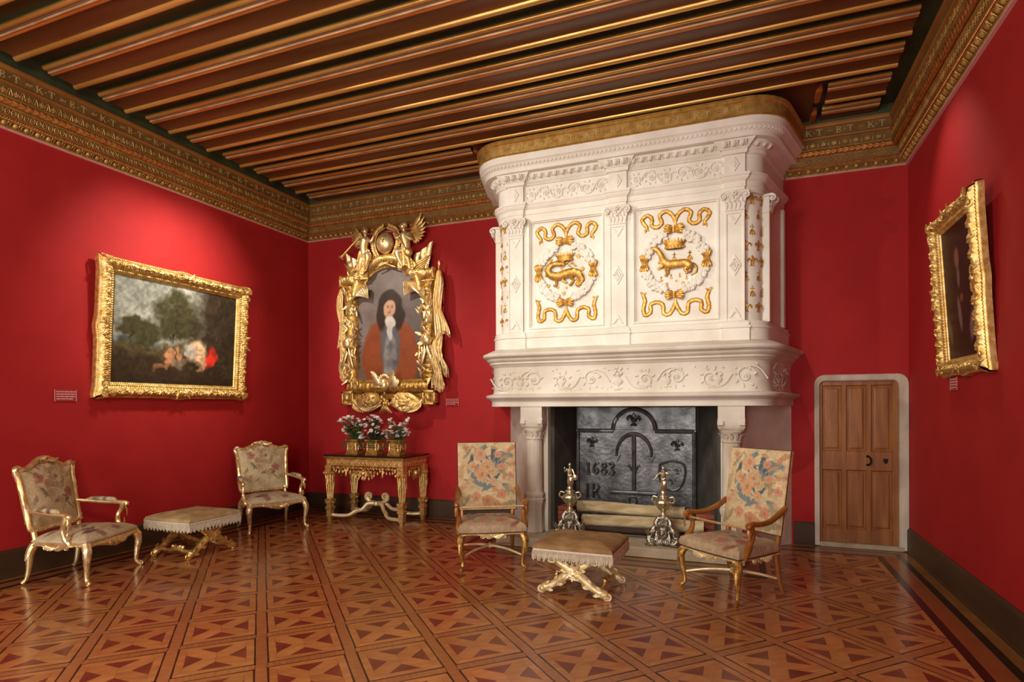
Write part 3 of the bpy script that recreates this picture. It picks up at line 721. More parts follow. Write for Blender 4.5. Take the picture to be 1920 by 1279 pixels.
for sg in (-1, 1):                                              # carved leaves of the mantel's end faces
    b = MB(); cs, sn = math.cos(SPL), math.sin(SPL); x, y, nx, ny = PLAN[-2] if sg > 0 else PLAN[1]
    for k in range(26):
        s_, z = random.uniform(.02, .6), random.uniform(1.68, 1.9); q = np.array([x+sg*sn*s_+nx*.03, y+cs*s_+ny*.03])
        a = random.uniform(0, 6.28); b.leaf((*q, z), (sg*sn*math.cos(a), cs*math.cos(a), math.sin(a)), (nx, ny, 0), .075, .02, .5, .2, 4)
    tag(b.build('leaf_carving', 'stone_plain', mfr), kind='stuff')

# ---------------------------------------------------------------- the two emblem panels
def fleur(b, s=1.0, th=.006, r=.006):          # fleur-de-lys in local XY, Z out
    b.leaf((0, -.008*s, 0), (0, 1, 0), (0, 0, 1), .058*s, .013*s, 0, .1, 6)
    b.tube([(0, -.034*s, th*.4), (0, 0, th*.6)], [r*.5*s, r*.8*s], 5)
    for sg in (-1, 1):
        b.tube(spl([(sg*.006*s, -.012*s, th*.5), (sg*.012*s, .012*s, th), (sg*.026*s, .020*s, th), (sg*.036*s, .008*s, th*.8), (sg*.031*s, -.002*s, th*.6)], 10), np.array([.5, .8, 1, 1, 1, .9, .8, .7, .6, .4])*r*s, 5)
        b.tube(spl([(sg*.004*s, -.016*s, th*.5), (sg*.010*s, -.028*s, th*.5), (sg*.018*s, -.03*s, th*.4)], 5), r*.5*s, 4)
    b.box(-.014*s, .014*s, -.017*s, -.010*s, 0, th)
def ermine_spot(b, s=1.0):
    for a in (-24, 0, 24): b.leaf((0, .012*s, 0), (math.sin(math.radians(a)), -math.cos(math.radians(a)), 0), (0, 0, 1), .048*s, .008*s, 0, .1, 3)
    b.tube([(0, .008*s, .002), (0, .04*s, .002)], .0035*s, 4); b.tube([(-.013*s, .027*s, .002), (.013*s, .027*s, .002)], .0032*s, 4)
    b.ell((0, .041*s, .002), .005*s, 5, 4)
def flame(b, s=1.0):
    for a in (-50, -20, 12, 45): b.leaf((0, -.012*s, 0), (math.sin(math.radians(a)), math.cos(math.radians(a)), 0), (0, 0, 1), .04*s*(1-.004*abs(a)), .007*s, 0, .1, 4)
    b.ell((0, -.012*s, .001), (.014*s, .008*s, .006*s), 6, 4)
def panel(x0, x1, right):
    z0, z1, yb = 2.405, 3.565, YP+.06
    xo0, xo1 = (XC-1.163+.092, XC-.092) if not right else (XC+.092, XC+1.163-.092)
    fr = MB(); R = []
    def rect(a0, a1, c0, c1, y): return [(a0, y, c0), (a1, y, c0), (a1, y, c1), (a0, y, c1)]
    R = [rect(xo0, xo1, 2.35, 3.615, YP+.06), rect(xo0, xo1, 2.35, 3.615, YP+.022)]
    for i, dy in ((-.03, .022), (-.026, .012), (-.016, .012), (-.012, .026), (-.004, .028), (.0, .05), (.012, .052), (.018, .06)): R.append(rect(x0+i, x1-i, z0+i, z1-i, YP+dy))
    fr.loft(R, caps=False); pf = fr.build('panel_frame', 'stone', chim, angle=25)
    pn = MB().box(x0, x1, yb-.006, yb+.01, z0, z1).build('emblem_panel', 'stone', chim, smooth=False)
    yo = yb-.006; W, Hh = x1-x0, z1-z0
    def P6(x, y, d=.006):
        un = (x-55)/805; vn = 1-(y-(125-105*un))/(1265-40*un-(125-105*un)); return (x0+W*un, yo-d, z0+Hh*vn)
    def P7(x, y, d=.006):
        un = (x-10)/885; vn = 1-(y-(95-80*un))/(1255-40*un-(95-80*un)); return (x0+W*un, yo-d, z0+Hh*vn)
    px = W/885
    # ribbons
    top = [(440, 262), (432, 180), (385, 120), (325, 104), (268, 150), (292, 222), (240, 268), (178, 248), (178, 175), (125, 142), (70, 185), (90, 232), (122, 270), (98, 330)]
    bot = [(444, 1010), (425, 1100), (370, 1180), (310, 1170), (300, 1085), (240, 1055), (165, 1080), (160, 1160), (100, 1190), (80, 1130), (98, 1040), (80, 985), (62, 950)]
    for pts in (top, bot):
        for sg in (-1, 1):
            Q = []
            for x, y in pts:
                un = (x-10)/885; vn = 1-(y-(95-80*un))/(1255-40*un-(95-80*un)); un = .5+sg*(.487-un); Q.append((x0+W*un, yo-.006, z0+Hh*vn))
            S = spl(Q, 70); r = lerp_r([.007]+[.021]*11+[.018, .004], 70)*(1+.10*np.sin(np.arange(70)*1.9))
            b = MB().tube(S, r, 6, flat=.45, up=(0, -1, 0)); b.leaf(S[-6], (S[-1]-S[-6])+np.array([.01*sg, 0, 0]), (0, -1, 0), .05, .012, 0, .1, 3); b.leaf(S[-6], (S[-1]-S[-6])*.6+np.array([-sg*.03, 0, .0]), (0, -1, 0), .045, .01, 0, .1, 3)
            b.build('ribbon', 'gold_panel', pn)
    # wreath in four lengths with gilt cuffs
    C = np.array(P7(445, 640)); rx, rz = 335*px, 325*px
    for k in range(4):
        b = MB()
        for a in np.linspace(math.radians(k*90+17), math.radians(k*90+73), 15):
            for q in range(4):
                rr = 1+random.uniform(-.13, .13); s_ = random.uniform(.017, .027)
                b.ell((C[0]+rx*rr*math.cos(a), yo-.012-random.uniform(0, .018), C[2]+rz*rr*math.sin(a)), (s_, s_*.8, s_), 7, 5)
        b.build('wreath_length', 'stone', pn)
    def bow(x, y, a, s):
        b = MB(); c = np.array(P7(x, y))
        for sg in (-1, 1):
            d = np.array([sg*math.cos(a), 0, sg*math.sin(a)]); n = np.array([-math.sin(a), 0, math.cos(a)])
            for t in (-.5, -.18, .18, .5): b.leaf(c, d+n*t, (0, -1, 0), .105*s*(1-.15*abs(t)), .022*s, .15, .28, 5)
        b.tube([c-.028*s*np.array([-math.sin(a), 0, math.cos(a)]), c+.028*s*np.array([-math.sin(a), 0, math.cos(a)])], .02*s, 8)
        b.build('gilt_cuff', 'gold_panel', pn)
    bow(440, 290, 0, 1.15); bow(444, 975, 0, 1.1); bow(108, 650, PI/2, 1.1); bow(790, 600, PI/2, 1.1)
    # crown
    c = np.array(P7(445, 500)) if right else np.array(P7(440, 520)); b = MB(); s_ = 1.0 if right else .92
    b.M = frame(c+np.array([0, 0, .0]), (s_, 0, 0), (0, .42, 0), (0, 0, s_))
    b.lathe([(.088, 0), (.094, .004), (.1, .03), (.094, .034), (.104, .06), (.112, .075), (.104, .075), (.092, .03), (.08, .0)], 28, carve=.05, cs=80)
    for k in range(11):
        a = PI+PI*k/10; x, y = .112*math.cos(a), .112*math.sin(a); b.leaf((x, y, .065), (x*.6, y*.6, .5), (math.cos(a), math.sin(a), 0), .05 if k % 2 == 0 else .036, .012, .2, .1, 4); b.ell((.102*math.cos(a), .102*math.sin(a), .018), .008, 5, 4)
    b.build('crown', 'gold_panel', pn)
    if right:
        b = MB(); d = .03
        B = spl([P7(178, 508, d), P7(235, 498, d), P7(285, 545, d), P7(322, 610, d), P7(375, 660, d), P7(470, 655, d), P7(560, 648, d), P7(615, 675, d), P7(655, 662, d-.01), P7(688, 705, d-.015), P7(672, 745, d-.02), P7(622, 775, d-.02)], 60)
        b.tube(B, lerp_r([.008, .026, .026, .030, .046, .041, .040, .042, .014, .011, .009, .005], 60), 10, flat=.7, up=(0, -1, 0))
        for pts in ([(352, 670), (350, 720), (356, 770), (335, 778)], [(385, 680), (372, 730), (378, 760)], [(590, 690), (555, 715), (585, 745), (560, 752)], [(618, 690), (622, 725), (600, 748)], [(330, 660), (300, 690), (272, 690)]):
            S = spl([P7(x, y, d-.008) for x, y in pts], 10); b.tube(S, lerp_r([.024, .015, .012, .010], 10), 7)
        for x, y in ((250, 486), (262, 492)): b.ell(P7(x, y, d+.01), .009, 5, 4)
        b.build('ermine_animal', 'gold_panel', pn)
        spots = [(440, 590, 1.3), (610, 575, 1.4), (280, 625, 1.0), (295, 815, .8), (405, 790, .7), (190, 800, .9), (500, 775, .6), (575, 800, .6), (700, 745, .8)]
        for x, y, s_ in spots:
            q = MB().at(frame(P7(x, y, .002), (1, 0, 0), (0, 0, 1), (0, -1, 0))); ermine_spot(q, s_); q.build('ermine_spot', 'gold_panel', pn)
        for x, y, s_ in ((355, 865, .9), (535, 855, .9), (690, 470, 1), (270, 700, 1), (460, 832, .6)):
            q = MB().at(frame(P7(x, y, .002), (1, 0, 0), (0, 0, 1), (0, -1, 0))); flame(q, s_); q.build('flame_spot', 'gold_panel', pn)
    else:
        b = MB(); d = .03
        B = spl([P6(545, 748, .014), P6(580, 728, .014), P6(600, 755, .016), P6(580, 790, .018), P6(622, 785, .022), P6(640, 730, .025), P6(605, 675, d), P6(545, 655, d), P6(480, 672, d), P6(420, 690, d), P6(350, 705, d), P6(285, 690, d), P6(255, 640, d), P6(275, 590, d), P6(335, 562, d), P6(405, 562, d), P6(450, 560, d)], 80)
        b.tube(B, lerp_r([.005, .009, .013, .018, .026, .032, .040, .047, .048, .046, .046, .042, .036, .030, .028, .030, .012], 80), 10, flat=.7, up=(0, -1, 0), carve=.12, cs=60)
        for pts in ([(330, 720), (350, 755), (345, 800), (318, 806)], [(290, 690), (240, 680), (218, 702)], [(500, 690), (540, 740), (515, 790), (495, 795)], [(450, 700), (425, 745), (470, 770)]):
            b.tube(spl([P6(x, y, d-.008) for x, y in pts], 10), lerp_r([.026, .017, .014, .012], 10), 7)
        b.leaf(P6(395, 552, d), (1, 0, .25), (0, -1, 0), .07, .014, 0, .1, 4); b.leaf(P6(395, 575, d), (1, 0, -.15), (0, -1, 0), .06, .012, 0, .1, 4)
        for x, y in ((352, 540), (372, 540)): b.ell(P6(x, y, d+.01), .009, 5, 4)
        for k, (x, y) in enumerate(((470, 560), (500, 570), (530, 558), (560, 566))): b.leaf(P6(x-20, y, .02), (1, 0, .5*(-1)**k), (0, -1, 0), .045, .01, 0, .1, 4)
        b.build('salamander', 'gold_panel', pn)
        for x, y, s_ in ((280, 520, 1.2), (598, 470, 1.25), (640, 615, 1.3), (220, 630, 1.1), (252, 805, 1.1), (412, 615, .9), (362, 826, .7), (460, 826, .7), (430, 888, 1.1)):
            q = MB().at(frame(P6(x, y, .002), (1, 0, 0), (0, 0, 1), (0, -1, 0))); flame(q, s_); q.build('flame_spot', 'gold_panel', pn)
panel(-2.255, -1.450, False); panel(-1.085, -.282, True)
# gilt lilies and ermine tails on the rounded corners
b = MB(); fleur(b, 1.35); FL = b.mesh('gilt_lily', 'gold_panel'); b = MB(); ermine_spot(b, 1.45); ES = b.mesh('gilt_ermine_tail', 'gold_panel')
for sg in (-1, 1):
    for ai, (ang, zz) in enumerate(((-84, 3.40), (-64, 3.55), (-40, 3.40), (-22, 3.55))):
        for k in range(5):
            z = zz-.305*k
            if z < 2.42: continue
            a = math.radians(ang); nx, ny = sg*math.cos(a), math.sin(a); r = RC-.06+.001
            p = (XC+sg*HW+r*nx, YP+RC+r*ny, z); tx = np.cross((0, 0, 1), (nx, ny, 0))
            if (k+ai//2+(0 if ang in (-64, -40) else 1)) % 2 == 0: inst('gilt_lily', FL, chim, frame(p, tx, (0, 0, 1), (nx, ny, 0)))
            else: inst('gilt_ermine_tail', ES, chim, frame(p, tx, (0, 0, 1), (nx, ny, 0)))

# ---------------------------------------------------------------- jambs, columns, hearth, firebox
for sg, pl in ((1, [(-.25, 6.42), (-.04, 6.42), (.33, 7.05), (.45, YB), (-.25, YB)]), (-1, [(-2.10, 6.42), (-2.10, YB), (-2.86, YB), (-2.80, 7.05), (-2.36, 6.42)])):
    jm = MB().prism(pl, 0.0, 1.53).build('jamb', 'stone_plain', chim, angle=20)
    cx = -.145 if sg > 0 else -2.235; y0 = 6.22
    b = MB(); R = []
    for hw, yy, z in ((.105, 6.34, 1.25), (.112, 6.30, 1.262), (.118, 6.27, 1.275), (.128, 6.25, 1.30), (.13, 6.24, 1.35), (.125, 6.235, 1.40), (.125, 6.23, 1.515)):
        R.append([(cx-hw, 6.62, z), (cx-hw, yy, z), (cx+hw, yy, z), (cx+hw, 6.62, z)])
    b.loft(R)
    for s2 in (-1, 1): b.box(cx+s2*.10-.03, cx+s2*.10+.03, 6.222, 6.26, 1.315, 1.365, .006)
    b.build('corbel', 'stone_plain', chim, angle=30)
    b = MB(); b.lathe([(.085, 1.14), (.10, 1.146), (.10, 1.156), (.085, 1.165), (.088, 1.19), (.098, 1.23), (.112, 1.25), (.112, 1.268)], 20, (cx, 6.345, 0), carve=.06, cs=45)
    for k in range(7):
        a = -PI+k*PI/6; q = (cx+.086*math.cos(a), 6.345+.086*math.sin(a), 1.165); b.leaf(q, (.2*math.cos(a), .2*math.sin(a), 1), (math.cos(a), math.sin(a), 0), .085, .022, .7, .1, 4)
    b.build('column_capital', 'stone_worn', chim)
    b = MB(); n = 48; a = np.linspace(0, 2*PI, n, endpoint=False); fl = 1-.09*np.abs(np.cos(a*4))**6+.05*np.cos(a*8)
    R = [np.c_[cx+r*fl*np.cos(a), 6.345+r*fl*np.sin(a), np.full(n, z)] for r, z in ((.098, .55), (.097, .7), (.095, 1.0), (.092, 1.145))]
    b.loft(R); b.build('column', 'stone_worn', chim, angle=60)
    b = MB(); b.lathe([(.10, .10), (.112, .105), (.116, .13), (.106, .15), (.104, .40), (.112, .42), (.122, .45), (.124, .475), (.112, .49), (.118, .51), (.118, .53), (.10, .56)], 8, (cx, 6.345, 0), a0=PI/8, a1=2*PI+PI/8); b.build('column_base', 'stone_worn', chim, angle=40)
hs = MB().box(-2.56, -.02, 5.985, 6.60, 0, .10, .008); hs.build('hearth_slab', 'hearth_stone', chim)
fb = MB(); fb.box(-2.1, -.25, 7.10, 7.16, .0, 1.53)
fb.prism([(-2.10, 6.52), (-2.055, 6.52), (-1.955, 7.10), (-2.10, 7.10)], .0, 1.53); fb.prism([(-.25, 6.50), (-.25, 7.10), (-.52, 7.10), (-.285, 6.50)], .0, 1.53)
fb.box(-2.1, -.25, 6.55, 7.12, .0, .102); fb.build('firebox', 'soot', chim, smooth=False)

# ================================================================ FIREBACK, ANDIRONS, LOGS
fbk = thing('fireback', 'black cast iron fireback with anchor, date 1683 and lilies at the back of the hearth', 'fireback', (-1.243, 7.06, .102))
def FB(x, z, d=.0): return (x+1.243, -d, z-.102)      # local
yq = .0
pl = MB().box(-.705, .705, .0, .03, 0, 1.135, .004); body = pl.build('plate', 'cast_iron', fbk)
up = MB(); up.box(-.70, .70, .012, .036, 1.137, 1.40, .004); up.build('upper_plate', 'cast_iron', fbk)
b = MB(); a = np.linspace(0, PI, 25); b.loft([[(.265*math.cos(t), -.004, 1.135+.265*math.sin(t)), (.265*math.cos(t), .02, 1.135+.265*math.sin(t)), (0.001*math.cos(t), .02, 1.135), (0.001*math.cos(t), -.004, 1.135)] for t in a], caps=False)
b.build('arched_top', 'cast_iron', fbk, angle=20)
def rim(pts, r=.024): MB().tube(pts, r, 8, flat=.8, up=(0, -1, 0), carve=.05, cs=30).build('raised_rim', 'cast_iron', fbk)
rim([(-.683, -.006, z) for z in np.linspace(.0, 1.115, 12)]); rim([(.683, -.006, z) for z in np.linspace(.0, 1.115, 12)])
rim([(x, -.006, 1.115) for x in np.linspace(-.683, -.245, 8)]); rim([(x, -.006, 1.115) for x in np.linspace(.245, .683, 8)])
rim([(.248*math.cos(t), -.006, 1.125+.25*math.sin(t)) for t in np.linspace(0, PI, 24)])
b = MB(); yv = -.014
b.tube([(0, yv, z) for z in np.linspace(1.09, .42, 16)], .024, 8, flat=.8, up=(0, -1, 0))
b.tube([(.205*math.cos(t), yv, .84+.24*math.sin(t)) for t in np.linspace(-.12, PI+.12, 26)], lerp_r([.012, .02, .026, .02, .012], 26), 8, flat=.8, up=(0, -1, 0))
for sg in (-1, 1):
    b.at(frame((sg*.203, yv+.008, .80), (1, 0, 0), (0, 0, 1), (0, -1, 0))); b.prism([(-.05, .035), (0, -.06), (.05, .035), (.012, .02), (-.012, .02)], 0, .018, .006); b.M = None
    b.tube(spl([(0, yv, .62), (sg*.03, yv, .66), (sg*.05, yv, .70), (sg*.075, yv, .70)], 8), .010, 6); b.ell((sg*.055, yv, .715), .013, 6, 4)
b.tube([(x, yv, .388) for x in np.linspace(-.278, .265, 14)], .026, 8, flat=.7, up=(0, -1, 0), carve=.08, cs=40)
b.tube([(-.012+.045*math.cos(t), yv, .30+.045*math.sin(t)) for t in np.linspace(0, 2*PI, 17)], .011, 6, caps=False); b.ell((-.012, yv, .345), .016, 6, 4)
b.build('anchor', 'cast_iron', fbk)
def glyph(strokes, x, z, w_, h, name):
    b = MB()
    for s_ in strokes: b.tube(spl([(x+w_*p, yv-.006, z+h*q) for p, q in s_], 26), .0125, 8, flat=1.2, up=(0, -1, 0))
    b.build(name, 'cast_iron', fbk)
D = {'1': [[(.2, .85), (.5, 1), (.5, .5), (.5, 0)], [(.2, 0), (.5, 0), (.8, 0)]], '6': [[(.9, .95), (.5, .95), (.12, .6), (.1, .25), (.45, 0), (.85, .25), (.5, .5), (.12, .3)]],
     '8': [[(.5, .52), (.15, .75), (.5, 1), (.85, .75), (.5, .52), (.08, .25), (.5, 0), (.92, .25), (.5, .52)]], '3': [[(.1, .88), (.5, 1), (.85, .78), (.45, .54), (.9, .28), (.5, 0), (.08, .14)]],
     'I': [[(.5, 1), (.5, .5), (.5, 0)]], 'R': [[(.15, 0), (.15, .5), (.15, 1)], [(.15, .97), (.6, 1), (.9, .76), (.55, .5), (.15, .5)], [(.45, .5), (.7, .22), (.98, 0)]]}
for k, ch in enumerate('1683'): glyph(D[ch], -.585+k*.095, .595, .075, .135, 'numeral')
glyph(D['I'], -.60, .31, .075, .165, 'initial'); glyph(D['R'], -.50, .31, .09, .165, 'initial')
for x, z, s_ in ((-.503, .975, 1.6), (.497, .955, 1.7), (0, 1.245, 2.0)):
    b = MB().at(frame((x, -.002, z), (1, 0, 0), (0, 0, 1), (0, -1, 0))); fleur(b, s_, .016, .012); b.build('lily', 'cast_iron', fbk)
b = MB(); sh = spl([(.30, yv, .735), (.435, yv, .775), (.57, yv, .735), (.575, yv, .58), (.52, yv, .47), (.435, yv, .435), (.35, yv, .47), (.298, yv, .58), (.30, yv, .735)], 48)
b.tube(sh, .015, 6, caps=False)
shd = b.build('shield', 'cast_iron', fbk)
for x, z in ((.37, .66), (.50, .66), (.435, .54)):
    b = MB().at(frame((x, -.002, z), (1, 0, 0), (0, 0, 1), (0, -1, 0))); fleur(b, 1.0, .008, .007); b.build('shield_lily', 'cast_iron', shd)

def statuette(b, s, pose):                     # draped standing figure with raised arm, base at origin
    b.tube(spl([(0, 0, 0), (.012, -.004, .05), (.004, 0, .105), (0, 0, .14)], 14), lerp_r([.020, .026, .030, .026], 14)*s, 10, carve=.25, cs=70)
    b.tube(spl([(0, 0, .125), (0, -.004, .155), (0, .0, .19), (0, 0, .205)], 10), lerp_r([.024, .027, .029, .012], 10)*s, 10)
    for sg in (-1, 1): b.tube(spl([(sg*.012, 0, 0.0), (sg*.014, -.012, .04), (sg*.012, 0, .09)], 8), lerp_r([.009, .012, .016], 8)*s, 7)
    b.tube([(0, 0, .2), (0, -.002, .222)], .009*s, 7); b.ell((0, -.004, .238), np.array([.016, .018, .021])*s, 10, 8); b.ell((0, .006, .246), np.array([.017, .017, .016])*s, 8, 6, carve=.2, cs=150)
    b.ell((0, -.022, .235), (.004, .005, .005), 5, 4)
    if pose:
        b.tube(spl([(-.026, 0, .19), (-.05, -.012, .165), (-.052, -.03, .20)], 10), lerp_r([.011, .009, .006], 10), 7); b.ell((-.052, -.032, .207), .008, 6, 4)
        b.tube(spl([(.026, 0, .19), (.045, -.01, .15), (.05, -.02, .12)], 10), lerp_r([.011, .009, .006], 10), 7)
        b.M = b.M @ T(.058, -.022, .105) @ Rx(PI/2) if b.M is not None else None
        b.lathe([(.003, .012), (.02, .009), (.03, .002), (.031, -.002), (.02, -.001)], 14)
    else:
        b.tube(spl([(-.026, 0, .19), (-.055, -.015, .16), (-.078, -.025, .125), (-.10, -.03, .115)], 12), lerp_r([.011, .009, .007, .005], 12), 7)
        b.tube(spl([(.026, 0, .19), (.055, -.01, .18), (.075, -.02, .19), (.09, -.02, .20)], 12), lerp_r([.011, .009, .007, .005], 12), 7)
def andiron(x, y, label, pose):
    t = thing('andiron', label, 'andiron', (x, y, .10), .15 if pose else -.05, 'silvered andirons on the hearth')
    b = MB()
    for sg in (-1, 1):
        b.tube(spl([(sg*.02, 0, .29), (sg*.065, -.01, .24), (sg*.07, -.02, .17), (sg*.12, -.03, .11), (sg*.135, -.05, .05), (sg*.10, -.065, .018), (sg*.07, -.06, .03)], 30), lerp_r([.02, .026, .03, .034, .03, .024, .014], 30), 8, carve=.2, cs=60)
        b.scroll((sg*.10, -.06, .045), (sg, 0, 0), (0, 0, 1), .042, 1.3, .013, -PI/2, 1); b.leaf((sg*.125, -.06, .10), (sg*.3, -.1, 1), (sg*.4, -1, 0), .11, .03, .6, .2, 5)
        b.leaf((sg*.07, -.045, .20), (sg*.5, 0, -1), (sg*.4, -1, 0), .1, .028, .6, .2, 5); b.ell((sg*.135, -.07, .012), (.045, .03, .012), 8, 4)
    b.tube(spl([(0, .02, .10), (0, .12, .055), (0, .30, .055)], 10), .012, 6)
    b.loft([[(x*w_, y*w2-.01, z) for x, y in ((-1, -1), (1, -1), (1, 1), (-1, 1))] for w_, w2, z in ((.10, .05, .0), (.105, .055, .02), (.085, .045, .035), (.07, .042, .12), (.05, .04, .20), (.045, .04, .26), (.055, .045, .275), (.05, .04, .29))])
    b.build('scroll_base', 'bronze', t)
    b = MB(); b.ell((0, -.045, .12), (.055, .035, .075), 12, 10, carve=.2, cs=45); b.ell((0, -.075, .135), (.03, .02, .035), 10, 8); b.ell((0, -.09, .125), (.01, .012, .012), 6, 4)
    for sg in (-1, 1): b.ell((sg*.013, -.09, .145), .005, 5, 4)
    for k in range(8): a_ = PI*(k+.5)/8; b.leaf((.035*math.cos(a_), -.05, .16+.02*math.sin(a_)), (math.cos(a_), -.2, math.sin(a_)), (0, -1, 0), .05, .013, .5, .2, 4)
    for k in range(7): b.leaf((-.045+.015*k, -.07, .075), ((k-3)*.12, -.1, -1), (0, -1, 0), .055, .011, .4, .2, 4)
    b.build('mask', 'bronze', t)
    b = MB(); b.lathe([(.055, .27), (.06, .285), (.05, .30), (.03, .31), (.022, .335), (.03, .35), (.055, .37), (.082, .41), (.09, .435), (.08, .455), (.05, .47), (.042, .485), (.058, .495), (.05, .508), (.03, .515), (.034, .535), (.028, .548), (.0, .548)], 22, carve=.05, cs=60)
    for sg in (-1, 1): b.tube(spl([(sg*.082, 0, .42), (sg*.115, 0, .45), (sg*.10, 0, .49), (sg*.06, 0, .48)], 10), .009, 6)
    ur = b.build('urn', 'bronze_bright', t)
    b = MB().at(T(0, 0, .545)); statuette(b, 1, pose); b.build('statuette', 'bronze_bright', t)
    return t
andiron(-1.775, 6.18, 'silvered andiron with a shield-bearing statuette, at the left end of the logs', True)
andiron(-.792, 6.17, 'silvered andiron with an arm-spread statuette, in front of the fireback shield', False)
def log(x0, x1, y, z, r, label, seed, y1=None):
    t = thing('log', label, 'log', (x0, y, z), 0, 'logs in the hearth'); L = x1-x0; n = 40; m = 22
    xs = np.linspace(0, L, n); a = np.linspace(0, 2*PI, m, endpoint=False); R = []
    for x in xs:
        rr = r*(1+.10*(n2(np.cos(a)*1.5+x*3, np.sin(a)*1.5, 1.6, seed)-.5)+.10*(n2(np.cos(a)*6, np.sin(a)*6+x*2, 1.5, seed+1)-.5)); dy = ((y1 or y)-y)*x/L
        R.append(np.c_[np.full(m, x), dy+rr*np.cos(a), rr*np.sin(a)+.006*math.sin(x*4+seed)])
    MB().loft(R, caps=False).build('bark', 'bark', t, angle=80)
    for x, k in ((0, 0), (L, n-1)):
        q = MB(); q.add(R[k], [tuple(range(m))]); q.build('cut_end', 'log_end', t, smooth=False)
log(-1.80, -.62, 6.60, .372, .062, 'pale split log resting on top of the other in the hearth', 1)
log(-1.72, -.42, 6.50, .245, .066, 'pale thick log lying below the other in the hearth', 5)
t = thing('fire_bar', 'charred low fire bar under the logs in the hearth', 'fire bar', (-1.28, 6.40, .10))
MB().tube([(x, 0, .075) for x in np.linspace(-.36, .36, 20)], .03, 10, carve=.1, cs=30).build('bar', 'char', t)
for x in (-.3, .3): MB().box(x-.02, x+.02, -.02, .25, 0, .05, .004).build('foot', 'black_iron', t)
for x, lab in ((-.44, 'small stack of red bricks at the right end of the logs'), (-2.0, 'small stack of red bricks behind the left andiron')):
    t = thing('brick_stack', lab, 'bricks', (x, 6.72, .103), 0, 'brick stacks flanking the logs')
    B1 = MB().box(-.1, .1, -.055, .055, 0, .048, .004).mesh('brick', 'brick')
    for k in range(5):
        for s_ in (-1, 1): inst('brick', B1, t, T(.03, s_*.057, k*.052) @ Rz(random.uniform(-.03, .03)))

# ================================================================ PAINTINGS
def disc(x, y, cx, cy, rx, ry, rot=0, soft=.15):       # soft ellipse mask
    c, s = math.cos(rot), math.sin(rot); u = ((x-cx)*c+(y-cy)*s)/rx; v = (-(x-cx)*s+(y-cy)*c)/ry
    return np.clip((1-np.sqrt(u*u+v*v))/soft+.5, 0, 1)
def lay(img, m, col): img += m[..., None]*(np.array(col, float)-img)
def canvas_grid(w_, h, nx, ny, fn):
    u, v = np.meshgrid(np.linspace(0, 1, nx), np.linspace(0, 1, ny)); C = lin_np(fn(u, v, w_/h))
    P = np.stack([(u-.5)*w_, np.zeros_like(u), (v-.5)*h], -1); return P, C
def art_landscape(u, v, ar):                            # a generic wooded landscape
    x, y = u*ar, v; x0_, y0_ = x, y; f2 = fbm2(x, y, 14, 4); x = x+.10*(n2(x0_, y0_, 12, 2)-.5)+.05*(n2(x0_, y0_, 30, 3)-.5); y = y+.08*(n2(x0_, y0_, 12, 7)-.5)+.05*(n2(x0_, y0_, 30, 9)-.5); I = np.zeros(u.shape+(3,)); f = fbm2(x, y, 5, 1); f2 = fbm2(x, y, 14, 4)
    I[:] = np.array((120, 122, 112))-50*(1-y)[..., None]*0
    I += (f-.5)[..., None]*90; lay(I, np.clip((y-.45)*1.2, 0, 1)*np.clip(f*1.6-.5, 0, 1), (158, 158, 146))
    lay(I, np.clip((.46-y)*18, 0, 1)*np.clip((.5-x)*4, 0, 1), (58, 76, 86))
    lay(I, np.clip((.40+.06*f-y)*14, 0, 1), (66, 58, 36)); lay(I, np.clip((.30+.08*f-y)*12, 0, 1), (46, 36, 24))
    for cx, cy, r in ((.62, .72, .2), (.72, .6, .16), (.17, .53, .10), (.34, .5, .1), (.27, .44, .08), (.55, .56, .11)):
        lay(I, np.clip(disc(x, y, cx, cy, r*1.1, r, 0, .5)*(.3+1.5*f2), 0, 1), np.array((52, 50, 30)))
    lay(I, np.clip((x-.78+.25*(f-.5))*5, 0, 1), (40, 33, 24)); lay(I, np.clip((x-.8)*4, 0, 1)*np.clip(f2*2-.9, 0, 1)*.6, (74, 56, 36))
    for cx, cy, rx, ry, a, c in ((.60, .30, .10, .07, .3, (150, 108, 74)), (.70, .25, .12, .05, -.1, (96, 84, 66)), (.86, .34, .10, .12, .2, (196, 164, 128)), (.93, .24, .07, .07, 0, (170, 134, 100)), (.78, .36, .05, .06, .4, (150, 146, 132)), (.50, .20, .12, .035, .1, (116, 82, 54))):
        lay(I, disc(x, y, cx, cy, rx, ry, a, .4)*np.clip(.5+f2, 0, 1), np.array(c))
    lay(I, disc(x, y, 1.03, .30, .07, .10, -.6, .4)*np.clip(.4+f2*1.1, 0, 1), (176, 40, 28))
    for x0, y0, x1, y1 in ((.60, .28, .63, .8), (.18, .35, .17, .5)):
        d = np.abs((x-x0)-(y-y0)*(x1-x0)/(y1-y0)+.02*np.sin(y*20)); lay(I, np.clip(1.4-d/.008, 0, 1)*((y > y0) & (y < y1)), (44, 36, 26))
    lay(I, np.clip((.12-y)*9, 0, 1)*.8, (32, 25, 19)); return I*(1.02+.42*n2(x0_, y0_, 42, 5))[..., None]+(f2-.5)[..., None]*16
